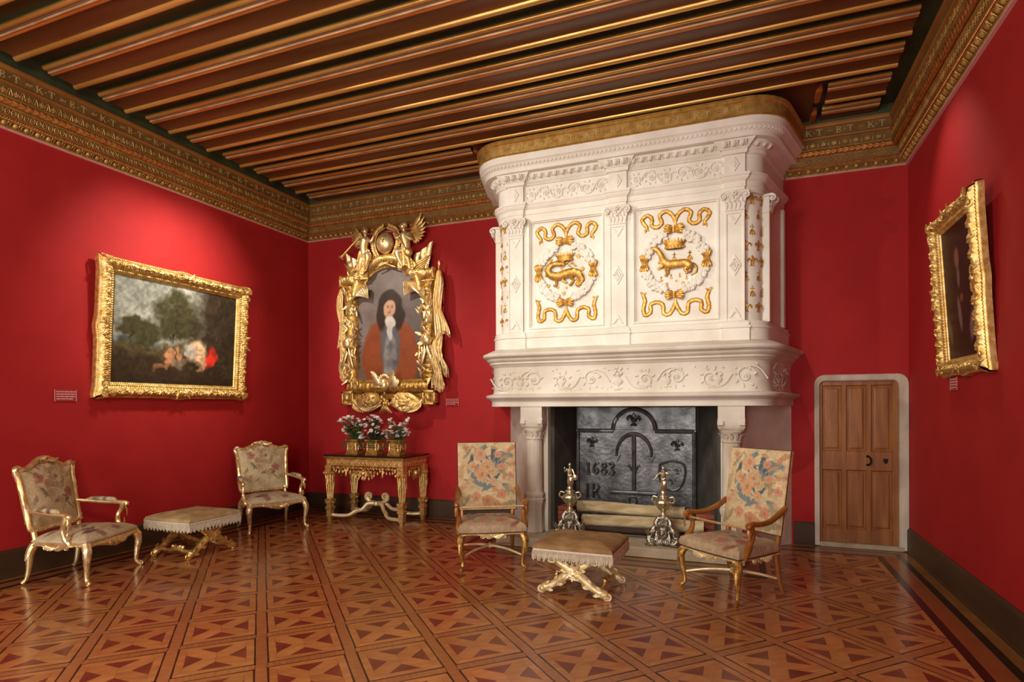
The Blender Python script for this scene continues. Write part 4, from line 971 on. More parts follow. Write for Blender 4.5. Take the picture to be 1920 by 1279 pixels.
def art_portrait(u, v, ar):                             # a generic half-length sitter in a russet coat
    x, y = (u-.5)*ar, v; x0_, y0_ = x, y; x = x+.03*(n2(x0_, y0_, 14, 2)-.5); y = y+.03*(n2(x0_, y0_, 14, 7)-.5); f = fbm2(x, y, 5, 2); f2 = fbm2(x, y, 13, 5); I = np.zeros(u.shape+(3,)); I[:] = (112, 102, 94); I += (f-.5)[..., None]*40
    lay(I, np.clip((.30-y+.08*f)*6, 0, 1), (84, 64, 48)); lay(I, np.clip((-.2-x)*6+f, 0, 1)*.5, (128, 116, 112)); lay(I, np.clip((x-.2)*5, 0, 1)*.6, (84, 78, 74))
    lay(I, disc(x, y, .0, .20, .30, .36, 0, .10), (146, 74, 38)); lay(I, disc(x, y, .0, .20, .30, .36, 0, .1)*np.clip(f2*2.2-.9, 0, 1)*.7, (104, 50, 26))
    lay(I, disc(x, y, 0, .30, .10, .27, 0, .2), (92, 92, 96)); lay(I, disc(x, y, .0, .18, .07, .22, 0, .3)*np.clip(f2*2-.5, 0, 1), (160, 158, 146))
    lay(I, disc(x, y, 0, .655, .125, .15, 0, .15), (46, 36, 28)); lay(I, disc(x, y, -.09, .57, .06, .12, 0, .3), (46, 36, 28)); lay(I, disc(x, y, .09, .57, .06, .12, 0, .3), (46, 36, 28))
    lay(I, disc(x, y, 0, .635, .058, .083, 0, .2), (198, 158, 126)); lay(I, disc(x, y, 0, .55, .035, .04, 0, .3), (186, 144, 114))
    for s in (-1, 1): lay(I, disc(x, y, s*.022, .648, .010, .005, 0, .6), (70, 50, 40)); lay(I, disc(x, y, s*.022, .664, .014, .004, 0, .8)*.6, (90, 64, 48))
    lay(I, disc(x, y, .003, .625, .007, .02, 0, .8)*.5, (160, 112, 86)); lay(I, disc(x, y, 0, .598, .018, .006, 0, .7), (150, 84, 70)); lay(I, disc(x, y, 0, .51, .05, .05, 0, .3), (206, 200, 188))
    lay(I, disc(x, y, 0, .44, .028, .09, 0, .3), (196, 192, 184)); return I+(f2-.5)[..., None]*18
def art_dark(u, v, ar):
    x, y = (u-.5)*ar, v; f = fbm2(x, y, 4, 6); I = np.zeros(u.shape+(3,)); I[:] = (42, 22, 18); I += (f-.5)[..., None]*14
    lay(I, np.clip((-.3-x)*5, 0, 1)*.6, (66, 50, 32)); lay(I, disc(x, y, -.05, .3, .32, .45, 0, .4), (36, 17, 14)); lay(I, disc(x, y, -.06, .74, .10, .12, 0, .4), (40, 20, 16))
    lay(I, disc(x, y, -.05, .74, .05, .075, 0, .4), (128, 82, 62)); lay(I, disc(x, y, -.04, .60, .03, .08, 0, .5), (104, 88, 80))
    lay(I, disc(x, y, -.06, .33, .035, .13, .15, .5), (112, 92, 88)); lay(I, disc(x, y, .0, .44, .035, .03, 0, .5), (116, 70, 50)); lay(I, disc(x, y, .18, .22, .05, .11, -.3, .5), (116, 96, 92)); lay(I, disc(x, y, -.30, .22, .04, .10, .3, .5), (96, 80, 62))
    return I
def rocaille(x, s, s0, p=.105):
    k = np.floor(x/p); sg = np.where(np.mod(k, 2) == 0, 1., -1.); xx = x-(k+.5)*p; yy = (s-s0)*sg
    wx = xx+.012*(n2(x, s, 60, 4)-.5); wy = yy+.012*(n2(x, s, 60, 8)-.5)
    r = np.hypot(wx, wy*1.15); th = np.arctan2(wy, wx)
    h = .5+.5*np.sin(3*th-r*150+1.2*np.sin(5*th)); e = .5+.5*np.cos(np.pi*np.clip(r/(p*.62), 0, 1))
    return np.clip(.25+.75*h*(.35+.65*e)+.25*e-.25*n2(x, s, 130, 2), 0, 1)
def carved_rail(L, prof, swell, seed, amp, cs, nseg):
    """one mitred rail along +x (bottom rail, outward = -z); prof rows (inward distance, projection)"""
    P = np.array(prof); d_ = np.r_[0, np.cumsum(np.hypot(*np.diff(P, axis=0).T))]; q_ = np.linspace(0, d_[-1], 54); P = np.c_[np.interp(q_, d_, P[:, 0]), np.interp(q_, d_, P[:, 1])]; amp = np.interp(q_, d_, amp)
    b = MB(); k = len(P); t = np.linspace(-1, 1, nseg); rows = []; s0 = P[-1, 0]*.40
    for i, (din, pr) in enumerate(P):
        half = L/2-din; x = t*half
        out = 0
        for c0, w_, h_ in swell: out = out+h_*np.exp(-((x-c0*L/2)/w_)**2)*(1-din/P[-1, 0])
        d = np.full_like(x, din)-out
        am = amp[i]; c = rocaille(x, np.full_like(x, din), s0) if amp[i] > .009 else .5+.5*np.sin(x*260)
        rows.append(np.stack([x, -(pr+am*(c-.35)), d+am*.35*(c-.5)*(i > 0)-.0], -1))
    b.grid(np.array(rows)); return b
def framed(name, label, w_, h, cw, ch, art, M, depth, nx, ny, seed, back):
    """w,h outer size; cw,ch canvas size; local: x right, z up, -y towards the viewer; wall at y=0"""
    t = thing(name, label, 'painting'); t.matrix_world = M
    fw = (w_-cw)/2; fh = (h-ch)/2; fwid = (fw+fh)/2
    s = fwid
    prof = [(0, .0), (0, depth*.45), (s*.05, depth*.62), (s*.10, depth*.60), (s*.16, depth*.78), (s*.24, depth*.95), (s*.34, depth*1.03), (s*.44, depth*1.02), (s*.54, depth*.94), (s*.63, depth*.82), (s*.70, depth*.68), (s*.76, depth*.62), (s*.80, depth*.66), (s*.86, depth*.60), (s*.90, depth*.46), (s*.96, depth*.44), (s, depth*.30), (s*1.02, depth*.28)]
    amp = [0, .0, .005, .012, .026, .032, .034, .034, .032, .026, .014, .004, .007, .007, .002, .002, 0, 0]; amp = [a*depth/.12 for a in amp]
    sw = [(-.97, .07, .016), (0, .09, .018), (.97, .07, .016)]
    for nm, L, Mx, sd in (('bottom_rail', w_, T(0, 0, -h/2), 1), ('top_rail', w_, T(0, 0, h/2) @ Ry(PI), 2), ('left_rail', h, T(-w_/2, 0, 0) @ Ry(PI/2), 3), ('right_rail', h, T(w_/2, 0, 0) @ Ry(-PI/2), 4)):
        carved_rail(L, prof, sw, seed+sd, amp, 34, int(L*230)).build(nm, 'gold', t, Mx, angle=75)
    for sx in (-1, 1):                                    # carved corner shells
        for sz in (-1, 1):
            b = MB(); c = np.array([sx*(w_/2-s*.42), -depth*1.02, sz*(h/2-s*.42)])
            for k in range(7):
                a = math.atan2(sz, sx)+(k-3)*.33; b.leaf(c-np.array([math.cos(a), 0, math.sin(a)])*.01, (math.cos(a), -.1, math.sin(a)), (0, -1, 0), s*.50, s*.09, .1, .14, 5)
            b.scroll(c+np.array([-sx*s*.5, 0, sz*.02]), (sx, 0, 0), (0, 0, sz), s*.17, 1.3, .008, 0, 1); b.scroll(c+np.array([sx*.02, 0, -sz*s*.5]), (sx, 0, 0), (0, 0, sz), s*.17, 1.3, .008, PI/2, -1)
            b.ell(c, (s*.16, .02, s*.16), 10, 6, carve=.2, cs=80); b.build('corner_carving', 'gold', t)
    for x, z, dx, dz in ((0, h/2-s*.42, 1, 0), (0, -h/2+s*.42, 1, 0), (w_/2-s*.42, 0, 0, 1), (-w_/2+s*.42, 0, 0, 1)):
        b = MB(); c = np.array([x, -depth*1.02, z]); o = np.array([np.sign(x), 0, np.sign(z)])
        for sg in (-1, 1):
            for q in range(4): b.leaf(c+sg*np.array([dx, 0, dz])*.02*q, sg*np.array([dx, 0, dz])*(1-.2*q)+o*(.2+.3*q)+np.array([0, -.1, 0]), (0, -1, 0), s*.5, s*.09, .1, .14, 5)
            b.scroll(c+sg*np.array([dx, 0, dz])*s*.55, sg*np.array([dx, 0, dz], float), o, s*.16, 1.3, .008, PI, 1)
        b.ell(c+o*.012, (s*.14, .02, s*.14), 10, 6, carve=.2, cs=80); b.build('centre_carving', 'gold', t)
    P, C = canvas_grid(cw+.02, ch+.02, nx, ny, art); P[..., 1] = -depth*.3
    b = MB(); b.grid(P, C); b.build('canvas', 'paint', t, smooth=False, colors=True)
    MB().box(-w_/2+.02, w_/2-.02, -depth*.25, -.004, -h/2+.02, h/2-.02).build('back_board', 'gold_dark', t, smooth=False)
    return t
# left wall: wide landscape canvas leaning forward at the top
LEAN = math.radians(3.4)
framed('landscape_painting', 'wide dark landscape painting in a carved gilt frame on the left wall', 1.90, 1.44, 1.53, 1.15, art_landscape,
       T(XL+.035, 4.955, 2.335) @ Rz(PI/2) @ Rx(LEAN), .11, 150, 110, 10, None)
framed('dark_portrait_painting', 'dark portrait of a figure in black in a gilt frame on the right wall', 1.00, 1.27, .74, 1.00, art_dark,
       T(XR-.035, 5.36, 2.375) @ Rz(-PI/2) @ Rx(LEAN), .085, 70, 70, 20, None)

# ================================================================ TROPHY FRAME OF THE FULL PORTRAIT
KX, KZ = -4.655, 2.66                                     # centre of the oval-topped canvas on the back wall
kp = thing('trophy_portrait', 'portrait of a russet-coated sitter in a huge gilt frame of trophies above the console', 'painting', (KX, YB-.02, 0))
HWD, ZB0, ZS = .545, 1.90, 2.97                           # half width, bottom and spring line of the arch
def arch_top(u): return ZS+.50*math.sqrt(max(0, 1-(u/HWD)**2))
nx, ny = 110, 150; UU = np.linspace(-HWD, HWD, nx); Pz = np.zeros((ny, nx, 3)); 
for i, x in enumerate(UU):
    Pz[:, i, 0] = x; Pz[:, i, 2] = np.linspace(ZB0, arch_top(x), ny)
Pz[..., 1] = -.035
Cz = lin_np(art_portrait((Pz[..., 0]+HWD)/(2*HWD), (Pz[..., 2]-ZB0)/(1.57), .70))
MB().grid(Pz, Cz).build('canvas', 'paint', kp, smooth=False, colors=True)
bb = MB(); bb.box(-.62, .62, -.03, -.002, 1.62, 3.40); bb.build('back_board', 'gold_dark', kp, smooth=False)
G = 'gold'
def vol(nm, b, m=G): return b.build(nm, m, kp, angle=60)
# arched moulding with ribbon carving, and the straight shoulders
tt = np.linspace(0, PI, 60); prof = [(0, .02), (.0, .05), (.02, .058), (.03, .075), (.05, .10), (.075, .115), (.10, .115), (.125, .10), (.14, .07), (.14, .02)]
rows = []
for d, pr in prof:
    c = carve2(tt*.6, np.full_like(tt, d), 26, 3); am = .02 if .03 < d < .13 else 0
    rows.append(np.stack([-(HWD-.045+d*1.35)*np.cos(tt)*.86, -(pr*1.35+am*1.3*(c-.4)), ZS+.12+(.375+d*1.35)*np.sin(tt)], -1))
vol('arch_moulding', MB().grid(np.array(rows)))
for sg in (-1, 1):
    x = np.linspace(.40, .76, 40); rows = []
    for d, pr in [(0, .03), (0, .10), (.02, .12), (.05, .15), (.085, .17), (.115, .165), (.14, .14), (.15, .05)]:
        c = carve2(x, np.full_like(x, d), 30, 7); rows.append(np.stack([sg*x, -(pr+.022*(c-.4)*(d > 0)), ZS+.27+np.full_like(x, d)], -1))
    b = MB().grid(np.array(rows), flip=sg > 0); b.box(*sorted((sg*.42, sg*.76)), -.12, -.01, ZS+.24, ZS+.27, .008); b.box(*sorted((sg*.735, sg*.765)), -.17, -.01, ZS+.26, ZS+.42, .006)
    vol('shoulder_cornice', b)
# sides: upright strips full of laurel, spandrel palms
rg = random.Random(5)
for sg in (-1, 1):
    b = MB(); z = np.linspace(1.86, 3.24, 90); rows = []
    for d, pr in [(-.02, .02), (-.02, .05), (.01, .07), (.05, .10), (.10, .11), (.15, .10), (.19, .07), (.20, .01)]:
        c = carve2(z, np.full_like(z, d), 22, 11); am = .03 if 0 < d < .18 else 0; rows.append(np.stack([sg*(HWD+d+.012*np.sin(z*9+sg)*(d > .1)), -(pr+am*(c-.3)), z], -1))
    b.grid(np.array(rows), flip=sg > 0); vol('side_moulding', b, 'gold_dark')
    for k in range(66):
        z0 = rg.uniform(1.88, 3.14); x0 = HWD+rg.uniform(-.03, .15); a = rg.uniform(-.9, .9); q = MB()
        if k % 22 == 0: lf = MB()
        lf.leaf((sg*x0, -.10, z0), (math.sin(a)*sg, -.15, math.cos(a)*(1 if rg.random() < .75 else -1)), (0, -1, 0), rg.uniform(.09, .16), rg.uniform(.016, .026), .3, .2, 5)
        if k % 22 == 21: tag(vol('laurel_leaves', lf, 'gold_bright' if k > 30 else G), kind='stuff')
    b = MB()
    for k in range(9):                                    # palm spray curling over the spandrel
        a = -.15+k*.13; b.tube(spl([(sg*(HWD+.14-.01*k), -.09, 2.74+.04*k), (sg*(HWD+.10-.02*k), -.13, 2.92+.032*k), (sg*(HWD-.01-.028*k), -.15, 3.06+.02*k), (sg*(HWD-.09-.020*k), -.13, 3.09-.006*k)], 12), lerp_r([.014, .022, .018, .007], 12), 6)
    vol('palm_spray', b, 'gold_bright')
    b = MB(); y0 = -.13; zc = 2.42                          # helmet and crossed batons hung on the side
    b.ell((sg*(HWD+.10), y0, zc), (.075, .06, .085), 12, 9, carve=.08, cs=40); b.leaf((sg*(HWD+.05), y0, zc+.05), (-sg, 0, .5), (0, -1, 0), .13, .03, .5, .3, 5); b.leaf((sg*(HWD+.06), y0, zc-.04), (-sg, 0, -.2), (0, -1, 0), .10, .03, .5, .3, 5)
    vol('helmet', b, 'gold_bright')
    for a in (-.28, .36):
        b = MB(); d = np.array([math.sin(a)*sg, 0, -math.cos(a)]); c = np.array([sg*(HWD+.09), -.14, 2.35]); b.at(frame(c, np.cross(d, (0, 1, 0)), (0, -1, 0), d)); b.box(-.026, .026, -.012, .012, 0, .30, .006); vol('baton', b, 'gold_bright')
# hanging flags outside the sides
def flag(x0, z0, x1, z1, w0, w1, y, nm, seed, folds=5):
    n = 36; t = np.linspace(0, 1, n); m = 26; s = np.linspace(-1, 1, m); P = np.zeros((n, m, 3))
    for i, q in enumerate(t):
        cx = x0+(x1-x0)*q+.02*math.sin(q*7+seed); z = z0+(z1-z0)*q; w_ = (w0+(w1-w0)*q)*(.75+.35*abs(math.sin(q*PI*1.5+.3)))
        P[i, :, 0] = cx+s*w_; P[i, :, 2] = z+.03*np.sin(s*3+seed); P[i, :, 1] = y-.028*np.abs(np.sin(s*folds+q*2.5+seed))-.03*math.sin(q*PI)
    b = MB(); b.grid(P); Q = P.copy(); Q[..., 1] += .012; b.grid(Q, flip=True)
    for k in range(18):                                   # fringe along the lower hem
        p = P[-1, int(k*(m-1)/17)]; b.tube([p, p+np.array([0, 0, -.045])], .006, 4)
    return vol(nm, b, 'gold_bright')
flag(.80, 3.34, .86, 2.50, .05, .10, -.10, 'hanging_flag', 1); flag(.80, 2.52, .83, 1.98, .06, .10, -.08, 'hanging_flag', 2); flag(.76, 2.2, .84, 1.78, .05, .09, -.12, 'hanging_flag', 4)
flag(-.77, 3.2, -.76, 2.40, .04, .07, -.08, 'hanging_flag', 3); flag(-.74, 2.45, -.72, 1.95, .05, .06, -.09, 'hanging_flag', 5)
for x, z0, z1 in ((.74, 1.72, 3.42),):
    b = MB(); b.tube([(x, -.07, z0), (x+.06, -.07, z1)], .013, 8); b.leaf((x+.06, -.07, z1-.02), (0.03, 0, 1), (0, -1, 0), .1, .02, 0, .1, 4); vol('flag_staff', b)
# bottom: carved sill, blocks, trophies with a winged mask
b = MB(); x = np.linspace(-.66, .66, 90); rows = []
for d, pr in [(0, .03), (0, .07), (.03, .09), (.06, .12), (.10, .13), (.14, .11), (.17, .08), (.18, .02)]:
    c = carve2(x, np.full_like(x, d), 22, 21); rows.append(np.stack([x, -(pr+.03*(c-.35)*(0 < d < .17)), 1.70+np.full_like(x, d)], -1))
vol('sill_moulding', b.grid(np.array(rows)), 'gold_dark')
for sg in (-1, 1):
    b = MB(); x0 = sg*.66
    for a0, a1, c0, c1 in ((-.10, .10, 1.54, 1.57), (-.10, .10, 1.70, 1.74), (-.10, -.07, 1.54, 1.74), (.07, .10, 1.54, 1.74)): b.box(x0+a0, x0+a1, -.13, -.01, c0, c1, .006)
    b.box(x0-.09, x0+.09, -.08, -.01, 1.55, 1.73); b.ell((x0, -.11, 1.64), (.04, .05, .05), 10, 8, carve=.2, cs=60); vol('corner_block', b)
    b = MB()
    for k in range(7):                                    # wing
        a = 1.0+k*.14; d = np.array([sg*math.cos(a)*1, -.05, math.sin(a)]); b.leaf((sg*(.05+.022*k), -.18+.004*k, 1.79), d, (0, -1, 0), .28-.014*k, .040, .15, .10, 6)
    b.ell((sg*.12, -.15, 1.86), (.10, .02, .085), 12, 8); vol('mask_wing', b, 'gold_bright')
    b = MB()                                              # round shield bound with laurel
    b.M = T(sg*.33, -.12, 1.60) @ Ry(sg*.25) @ Rx(PI/2-.2); b.lathe([(.0, .05), (.08, .045), (.14, .03), (.19, .012), (.21, .018), (.22, .004), (.20, -.012), (0, -.012)], 30, sy=.52, carve=.05, cs=40); b.M = None
    for k in range(26): a = rg.uniform(0, 6.28); r = rg.uniform(.02, .15); b.leaf((sg*.33+r*math.cos(a), -.17+.1*r, 1.60+.6*r*math.sin(a)), (-sg*.9, -.1, rg.uniform(-.7, .7)), (0, -1, 0), .09, .018, .1, .2, 4)
    for k in range(16): a = -.2-k*.18; b.leaf((sg*(.34+.22*math.cos(a)), -.13, 1.60+.14*math.sin(a)), (sg*math.sin(a), -.1, -math.cos(a)), (0, -1, 0), .09, .018, .3, .2, 4)
    vol('oval_shield', b)
    b = MB()                                              # swirling ribbons below
    for k in range(4): b.tube(spl([(sg*.08, -.12, 1.60-.02*k), (sg*(.22+.03*k), -.15, 1.50-.015*k), (sg*(.42+.03*k), -.13, 1.53+.01*k), (sg*(.55+.015*k), -.10, 1.62+.01*k)], 18), lerp_r([.012, .02, .016, .006], 18), 6)
    vol('ribbon', b, 'gold_bright')
b = MB(); b.ell((0, -.18, 1.82), (.07, .06, .09), 14, 10); b.ell((0, -.245, 1.82), (.016, .02, .02), 6, 5); b.ell((0, -.235, 1.785), (.025, .01, .008), 8, 5)
for sg in (-1, 1): b.ell((sg*.026, -.232, 1.845), (.012, .008, .008), 6, 5)
for k in range(13): a = -.3+k*(PI+.6)/12; b.ell((.085*math.cos(a), -.17, 1.86+.09*math.sin(a)), .027, 8, 6, carve=.3, cs=90)
vol('mask', b, 'gold_bright')
b = MB()
for k in range(24): a = rg.uniform(0, 6.28); r = rg.uniform(.01, .10); b.ell((r*math.cos(a), -.15-rg.uniform(0, .04), 1.60+1.1*r*math.sin(a)), rg.uniform(.018, .03), 7, 5, carve=.2, cs=90)
for k in range(5): b.tube(spl([(0, -.15, 1.58), (.02*(k-2), -.16, 1.50), (.05*(k-2), -.14, 1.43)], 8), lerp_r([.016, .02, .008], 8), 6)
tag(vol('flower_knot', b), kind='stuff')
# crest: globe in a laurel wreath between two winged figures
GZ = 3.78
b = MB(); b.ell((.0, -.14, GZ), (.135, .10, .145), 22, 16); vol('globe', b, 'gold_bright')
b = MB().at(frame((.02, -.242, GZ+.02), (1, 0, 0), (0, 0, 1), (0, -1, 0))); fleur(b, 1.0); vol('globe_lily', b)
for sg in (-1, 1):
    b = MB(); S = spl([(sg*-.03, -.12, GZ-.28), (sg*.13, -.13, GZ-.17), (sg*.20, -.13, GZ), (sg*.16, -.12, GZ+.16), (sg*.04, -.12, GZ+.24)], 26); b.tube(S, .010, 6)
    for k in range(1, 25):
        tdir = S[min(25, k+1)]-S[k-1]; tdir = tdir/np.linalg.norm(tdir); nrm = np.array([tdir[2], 0, -tdir[0]])
        for q in (-1, 1): b.leaf(S[k], tdir+nrm*q*.9, (0, -1, 0), .065, .014, .2, .2, 4)
    vol('wreath_branch', b)
    b = MB(); x0 = sg*.33                                  # seated winged figure
    b.tube(spl([(x0-sg*.0, -.14, GZ-.14), (x0+sg*.01, -.16, GZ-.02), (x0-sg*.01, -.16, GZ+.08), (x0-sg*.015, -.16, GZ+.13)], 16), lerp_r([.07, .062, .068, .03], 16), 12)
    b.tube([(x0-sg*.015, -.16, GZ+.12), (x0-sg*.02, -.17, GZ+.155)], .022, 8); b.ell((x0-sg*.024, -.18, GZ+.195), (.040, .044, .05), 12, 9); b.ell((x0-sg*.01, -.165, GZ+.215), (.045, .045, .042), 10, 8, carve=.3, cs=70)
    b.ell((x0-sg*.035, -.222, GZ+.19), (.008, .012, .012), 5, 4)
    b.tube(spl([(x0, -.14, GZ-.12), (x0-sg*.09, -.20, GZ-.16), (x0-sg*.06, -.20, GZ-.28), (x0-sg*.02, -.18, GZ-.36)], 16), lerp_r([.055, .05, .034, .02], 16), 10)
    b.tube(spl([(x0+sg*.02, -.14, GZ-.12), (x0+sg*.04, -.18, GZ-.22), (x0+sg*.08, -.17, GZ-.34), (x0+sg*.11, -.15, GZ-.42)], 16), lerp_r([.055, .045, .032, .018], 16), 10)
    b.tube(spl([(x0-sg*.05, -.16, GZ+.09), (x0-sg*.12, -.18, GZ+.04), (x0-sg*.16, -.18, GZ+.10)], 12), lerp_r([.03, .024, .014], 12), 8); b.ell((x0-sg*.165, -.18, GZ+.11), .018, 6, 5)
    b.tube(spl([(x0+sg*.05, -.16, GZ+.09), (x0+sg*.11, -.19, GZ+.0), (x0+sg*.06, -.22, GZ+.04)], 12), lerp_r([.03, .024, .014], 12), 8); b.ell((x0+sg*.055, -.22, GZ+.045), .018, 6, 5)
    vol('winged_figure', b, 'gold_bright')
    b = MB()
    for k in range(9): a = .95-k*.24; b.leaf((x0+sg*(.06), -.11, GZ+.10), (sg*math.cos(a), .02, math.sin(a)), (0, -1, 0), .34-.018*k if sg > 0 else .24-.01*k, .036, .1, .12, 6)
    vol('wing', b)
    b = MB(); n = 30; m = 18; P = np.zeros((n, m, 3)); s = np.linspace(-1, 1, m)      # drapery over the knees
    for i, q in enumerate(np.linspace(0, 1, n)):
        P[i, :, 0] = x0+sg*(-.05+.12*q)+s*(.09+.05*q); P[i, :, 1] = -.19-.03*np.abs(np.sin(s*5+q*4)); P[i, :, 2] = GZ-.10-.28*q+.03*np.sin(s*4+q*3)
    b.grid(P); vol('drapery', b)
    b = MB()                                              # fanned flag behind the figure
    n = 14; m = 22; P = np.zeros((n, m, 3))
    for i, q in enumerate(np.linspace(0, 1, n)):
        for j, r in enumerate(np.linspace(0, 1, m)):
            P[i, j] = (sg*(.42+.30*r*(1-.25*q)), -.10-.022*abs(math.sin(r*9+q)), GZ-.20-.24*q+.17*r*(1-q)-.02*math.sin(r*3))
    b.grid(P); Q = P.copy(); Q[..., 1] += .01; b.grid(Q, flip=True); vol('fanned_flag', b, 'gold_bright')
    b = MB()
    for k in range(5): b.tube(spl([(sg*.30, -.12, GZ-.46+.02*k), (sg*(.48), -.16, GZ-.45+.03*k), (sg*(.62+.02*k), -.13, GZ-.36+.035*k)], 12), lerp_r([.012, .024, .008], 12), 6)
    b.ell((sg*.58, -.13, GZ-.46), (.09, .05, .075), 12, 8, carve=.06, cs=40); vol('trophy_cluster', b)
b = MB(); b.tube([(-.36, -.22, GZ+.12), (-.62, -.26, GZ-.13)], [.010, .013], 8); b.M = frame((-.62, -.26, GZ-.13), (.69, 0, -.72), (0, -1, 0), (-.72, 0, -.69)); b.lathe([(.013, 0), (.02, .03), (.045, .05), (.04, .05), (.012, .02)], 16); vol('trumpet', b)
b = MB(); b.tube([(.16, -.22, GZ+.18), (.42, -.26, GZ-.18)], .012, 8); b.ell((.43, -.25, GZ-.19), (.06, .045, .06), 12, 8); vol('club', b)
b = MB()
for sg in (-1, 1): b.tube(spl([(sg*.24, -.12, GZ-.17), (0, -.15, GZ-.28), (sg*-.16, -.14, GZ-.34)], 14), .009, 6)
for k in range(18):
    x = -.22+k*.026; b.leaf((x, -.14, GZ-.30+.10*abs(x)/.2), (rg.uniform(-1, 1), -.1, rg.uniform(-.3, 1)), (0, -1, 0), .075, .014, .3, .2, 4)
tag(vol('crossed_palms', b), kind='stuff')

# ---------------------------------------------------------------- wall labels
def plate(label, M, w_, h):
    t = thing('wall_label', label, 'label', group='small museum labels'); t.matrix_world = M
    MB().box(-w_/2, w_/2, -.012, 0, -h/2, h/2, .003).build('plate', 'acrylic', t)
    b = MB(); n = 4
    for k in range(n):
        z = h*(.32-.20*k); x = -w_*.42
        while x < w_*(.42 if k < 3 else .2):
            q = random.uniform(.010, .03)*w_/.14; b.box(x, min(x+q, w_*.44), -.0132, -.0118, z-h*.035, z+h*.035); x += q+.005
    for s in (-1, 1): b.box(s*w_*.49-.002, s*w_*.49+.002, -.0132, -.0118, -h/2, h/2)
    tag(b.build('printed_lines', 'print_white', t, smooth=False), kind='stuff')
plate('small label on the wall left of the landscape painting', T(XL, 3.755, 1.63) @ Rz(PI/2), .20, .115)
plate('small label on the wall between the trophy frame and the chimneypiece', T(-3.70, YB, 1.58), .19, .11)
plate('small label under the dark portrait on the right wall', T(XR, 5.72, 1.68) @ Rz(-PI/2), .17, .11)

# ================================================================ SEATS
def warp(x, y, a, s, seed): return x+a*(n2(x, y, s, seed)-.5), y+a*(n2(x, y, s, seed+5)-.5)
def tap_paint(x, y, roses, leaves, base, seed, rs=1.0):
    """woven flowers in centimetric detail; x,y in metres"""
    wx, wy = warp(x, y, .018, 45, seed); I = np.zeros(np.shape(x)+(3,)); I[:] = base
    I += (fbm2(x, y, 16, seed)-.5)[..., None]*np.array((50, 48, 44)); I += (fbm2(x, y, 70, seed+3)-.5)[..., None]*22
    for cx, cy, L, a, c in leaves:
        m = disc(wx, wy, cx, cy, L, L*.30, a, .35); lay(I, m, c)
        lay(I, disc(wx, wy, cx, cy, L*.8, L*.06, a, .8)*.7, np.array(c)*.72+50)
    for cx, cy, r, c in roses:
        c = np.array(c)*.68+np.array(base)*.32
        d = np.hypot(wx-cx, wy-cy)/r; an = np.arctan2(wy-cy, wx-cx); m = np.clip((1.05+.1*np.sin(5*an)-d)/.18, 0, 1)
        sw = .5+.5*np.sin(d*9+an*2+seed); lay(I, m, np.array(c)); lay(I, m*sw*.55, np.array(c)*.72+np.array((8, 0, 0))); lay(I, m*np.clip(1-d*2.6, 0, 1)*.7, np.array(c)*.62)
        lay(I, m*np.clip(sw*1.6-1, 0, 1)*.6, np.minimum(245, np.array(c)*1.15+14))
    return lin_np(I)
PINK, PEACH, BLUE, TEAL, SAGE, WINE = (188, 118, 100), (214, 164, 124), (118, 134, 134), (84, 100, 106), (158, 150, 114), (158, 106, 106)
def pale_back(x, z):
    r = [(-.10, .30, .045, (184, 126, 104)), (.05, .30, .048, (190, 134, 108)), (-.16, .16, .05, (182, 112, 98)), (-.08, .10, .04, (192, 140, 118)), (.02, .16, .022, (160, 84, 80)), (.14, .0, .05, (176, 96, 92)), (-.06, .02, .04, (196, 160, 124)), (.15, .18, .045, (196, 168, 124)), (.05, -.06, .04, (200, 168, 130))]
    l = [(-.02, .22, .07, .3, (176, 164, 122)), (-.13, .03, .06, -.9, (132, 126, 96)), (.09, .1, .07, 1.1, (164, 156, 116)), (.04, -.05, .08, .25, (140, 128, 100)), (-.02, .08, .06, -.4, (162, 152, 112)), (-.19, .27, .05, .7, (170, 150, 112)), (.08, -.07, .06, .1, (120, 108, 88))]
    q = random.Random(6)
    for _ in range(26): l.append((q.uniform(-.24, .24), q.uniform(-.26, .28), q.uniform(.02, .05), q.uniform(0, 3.1), q.choice(((186, 172, 130), (176, 162, 122), (198, 180, 140), (160, 146, 112)))))
    for _ in range(6): r.append((q.uniform(-.2, .2), q.uniform(-.22, .26), q.uniform(.016, .03), q.choice(((200, 156, 132), (196, 142, 122)))))
    return tap_paint(x, z, r, l, (212, 196, 154), 3)
def pale_seat(x, y):
    rg_ = random.Random(3); r = [(rg_.uniform(-.3, .3), rg_.uniform(-.26, .26), rg_.uniform(.025, .045), WINE if rg_.random() < .6 else (182, 130, 112)) for _ in range(9)]
    l = [(rg_.uniform(-.25, .25), rg_.uniform(-.2, .2), rg_.uniform(.05, .09), rg_.uniform(-.6, .9), rg_.choice(((110, 94, 82), (136, 120, 96), (150, 132, 100)))) for _ in range(16)]
    return tap_paint(x, y, r, l, (204, 188, 152), 8)
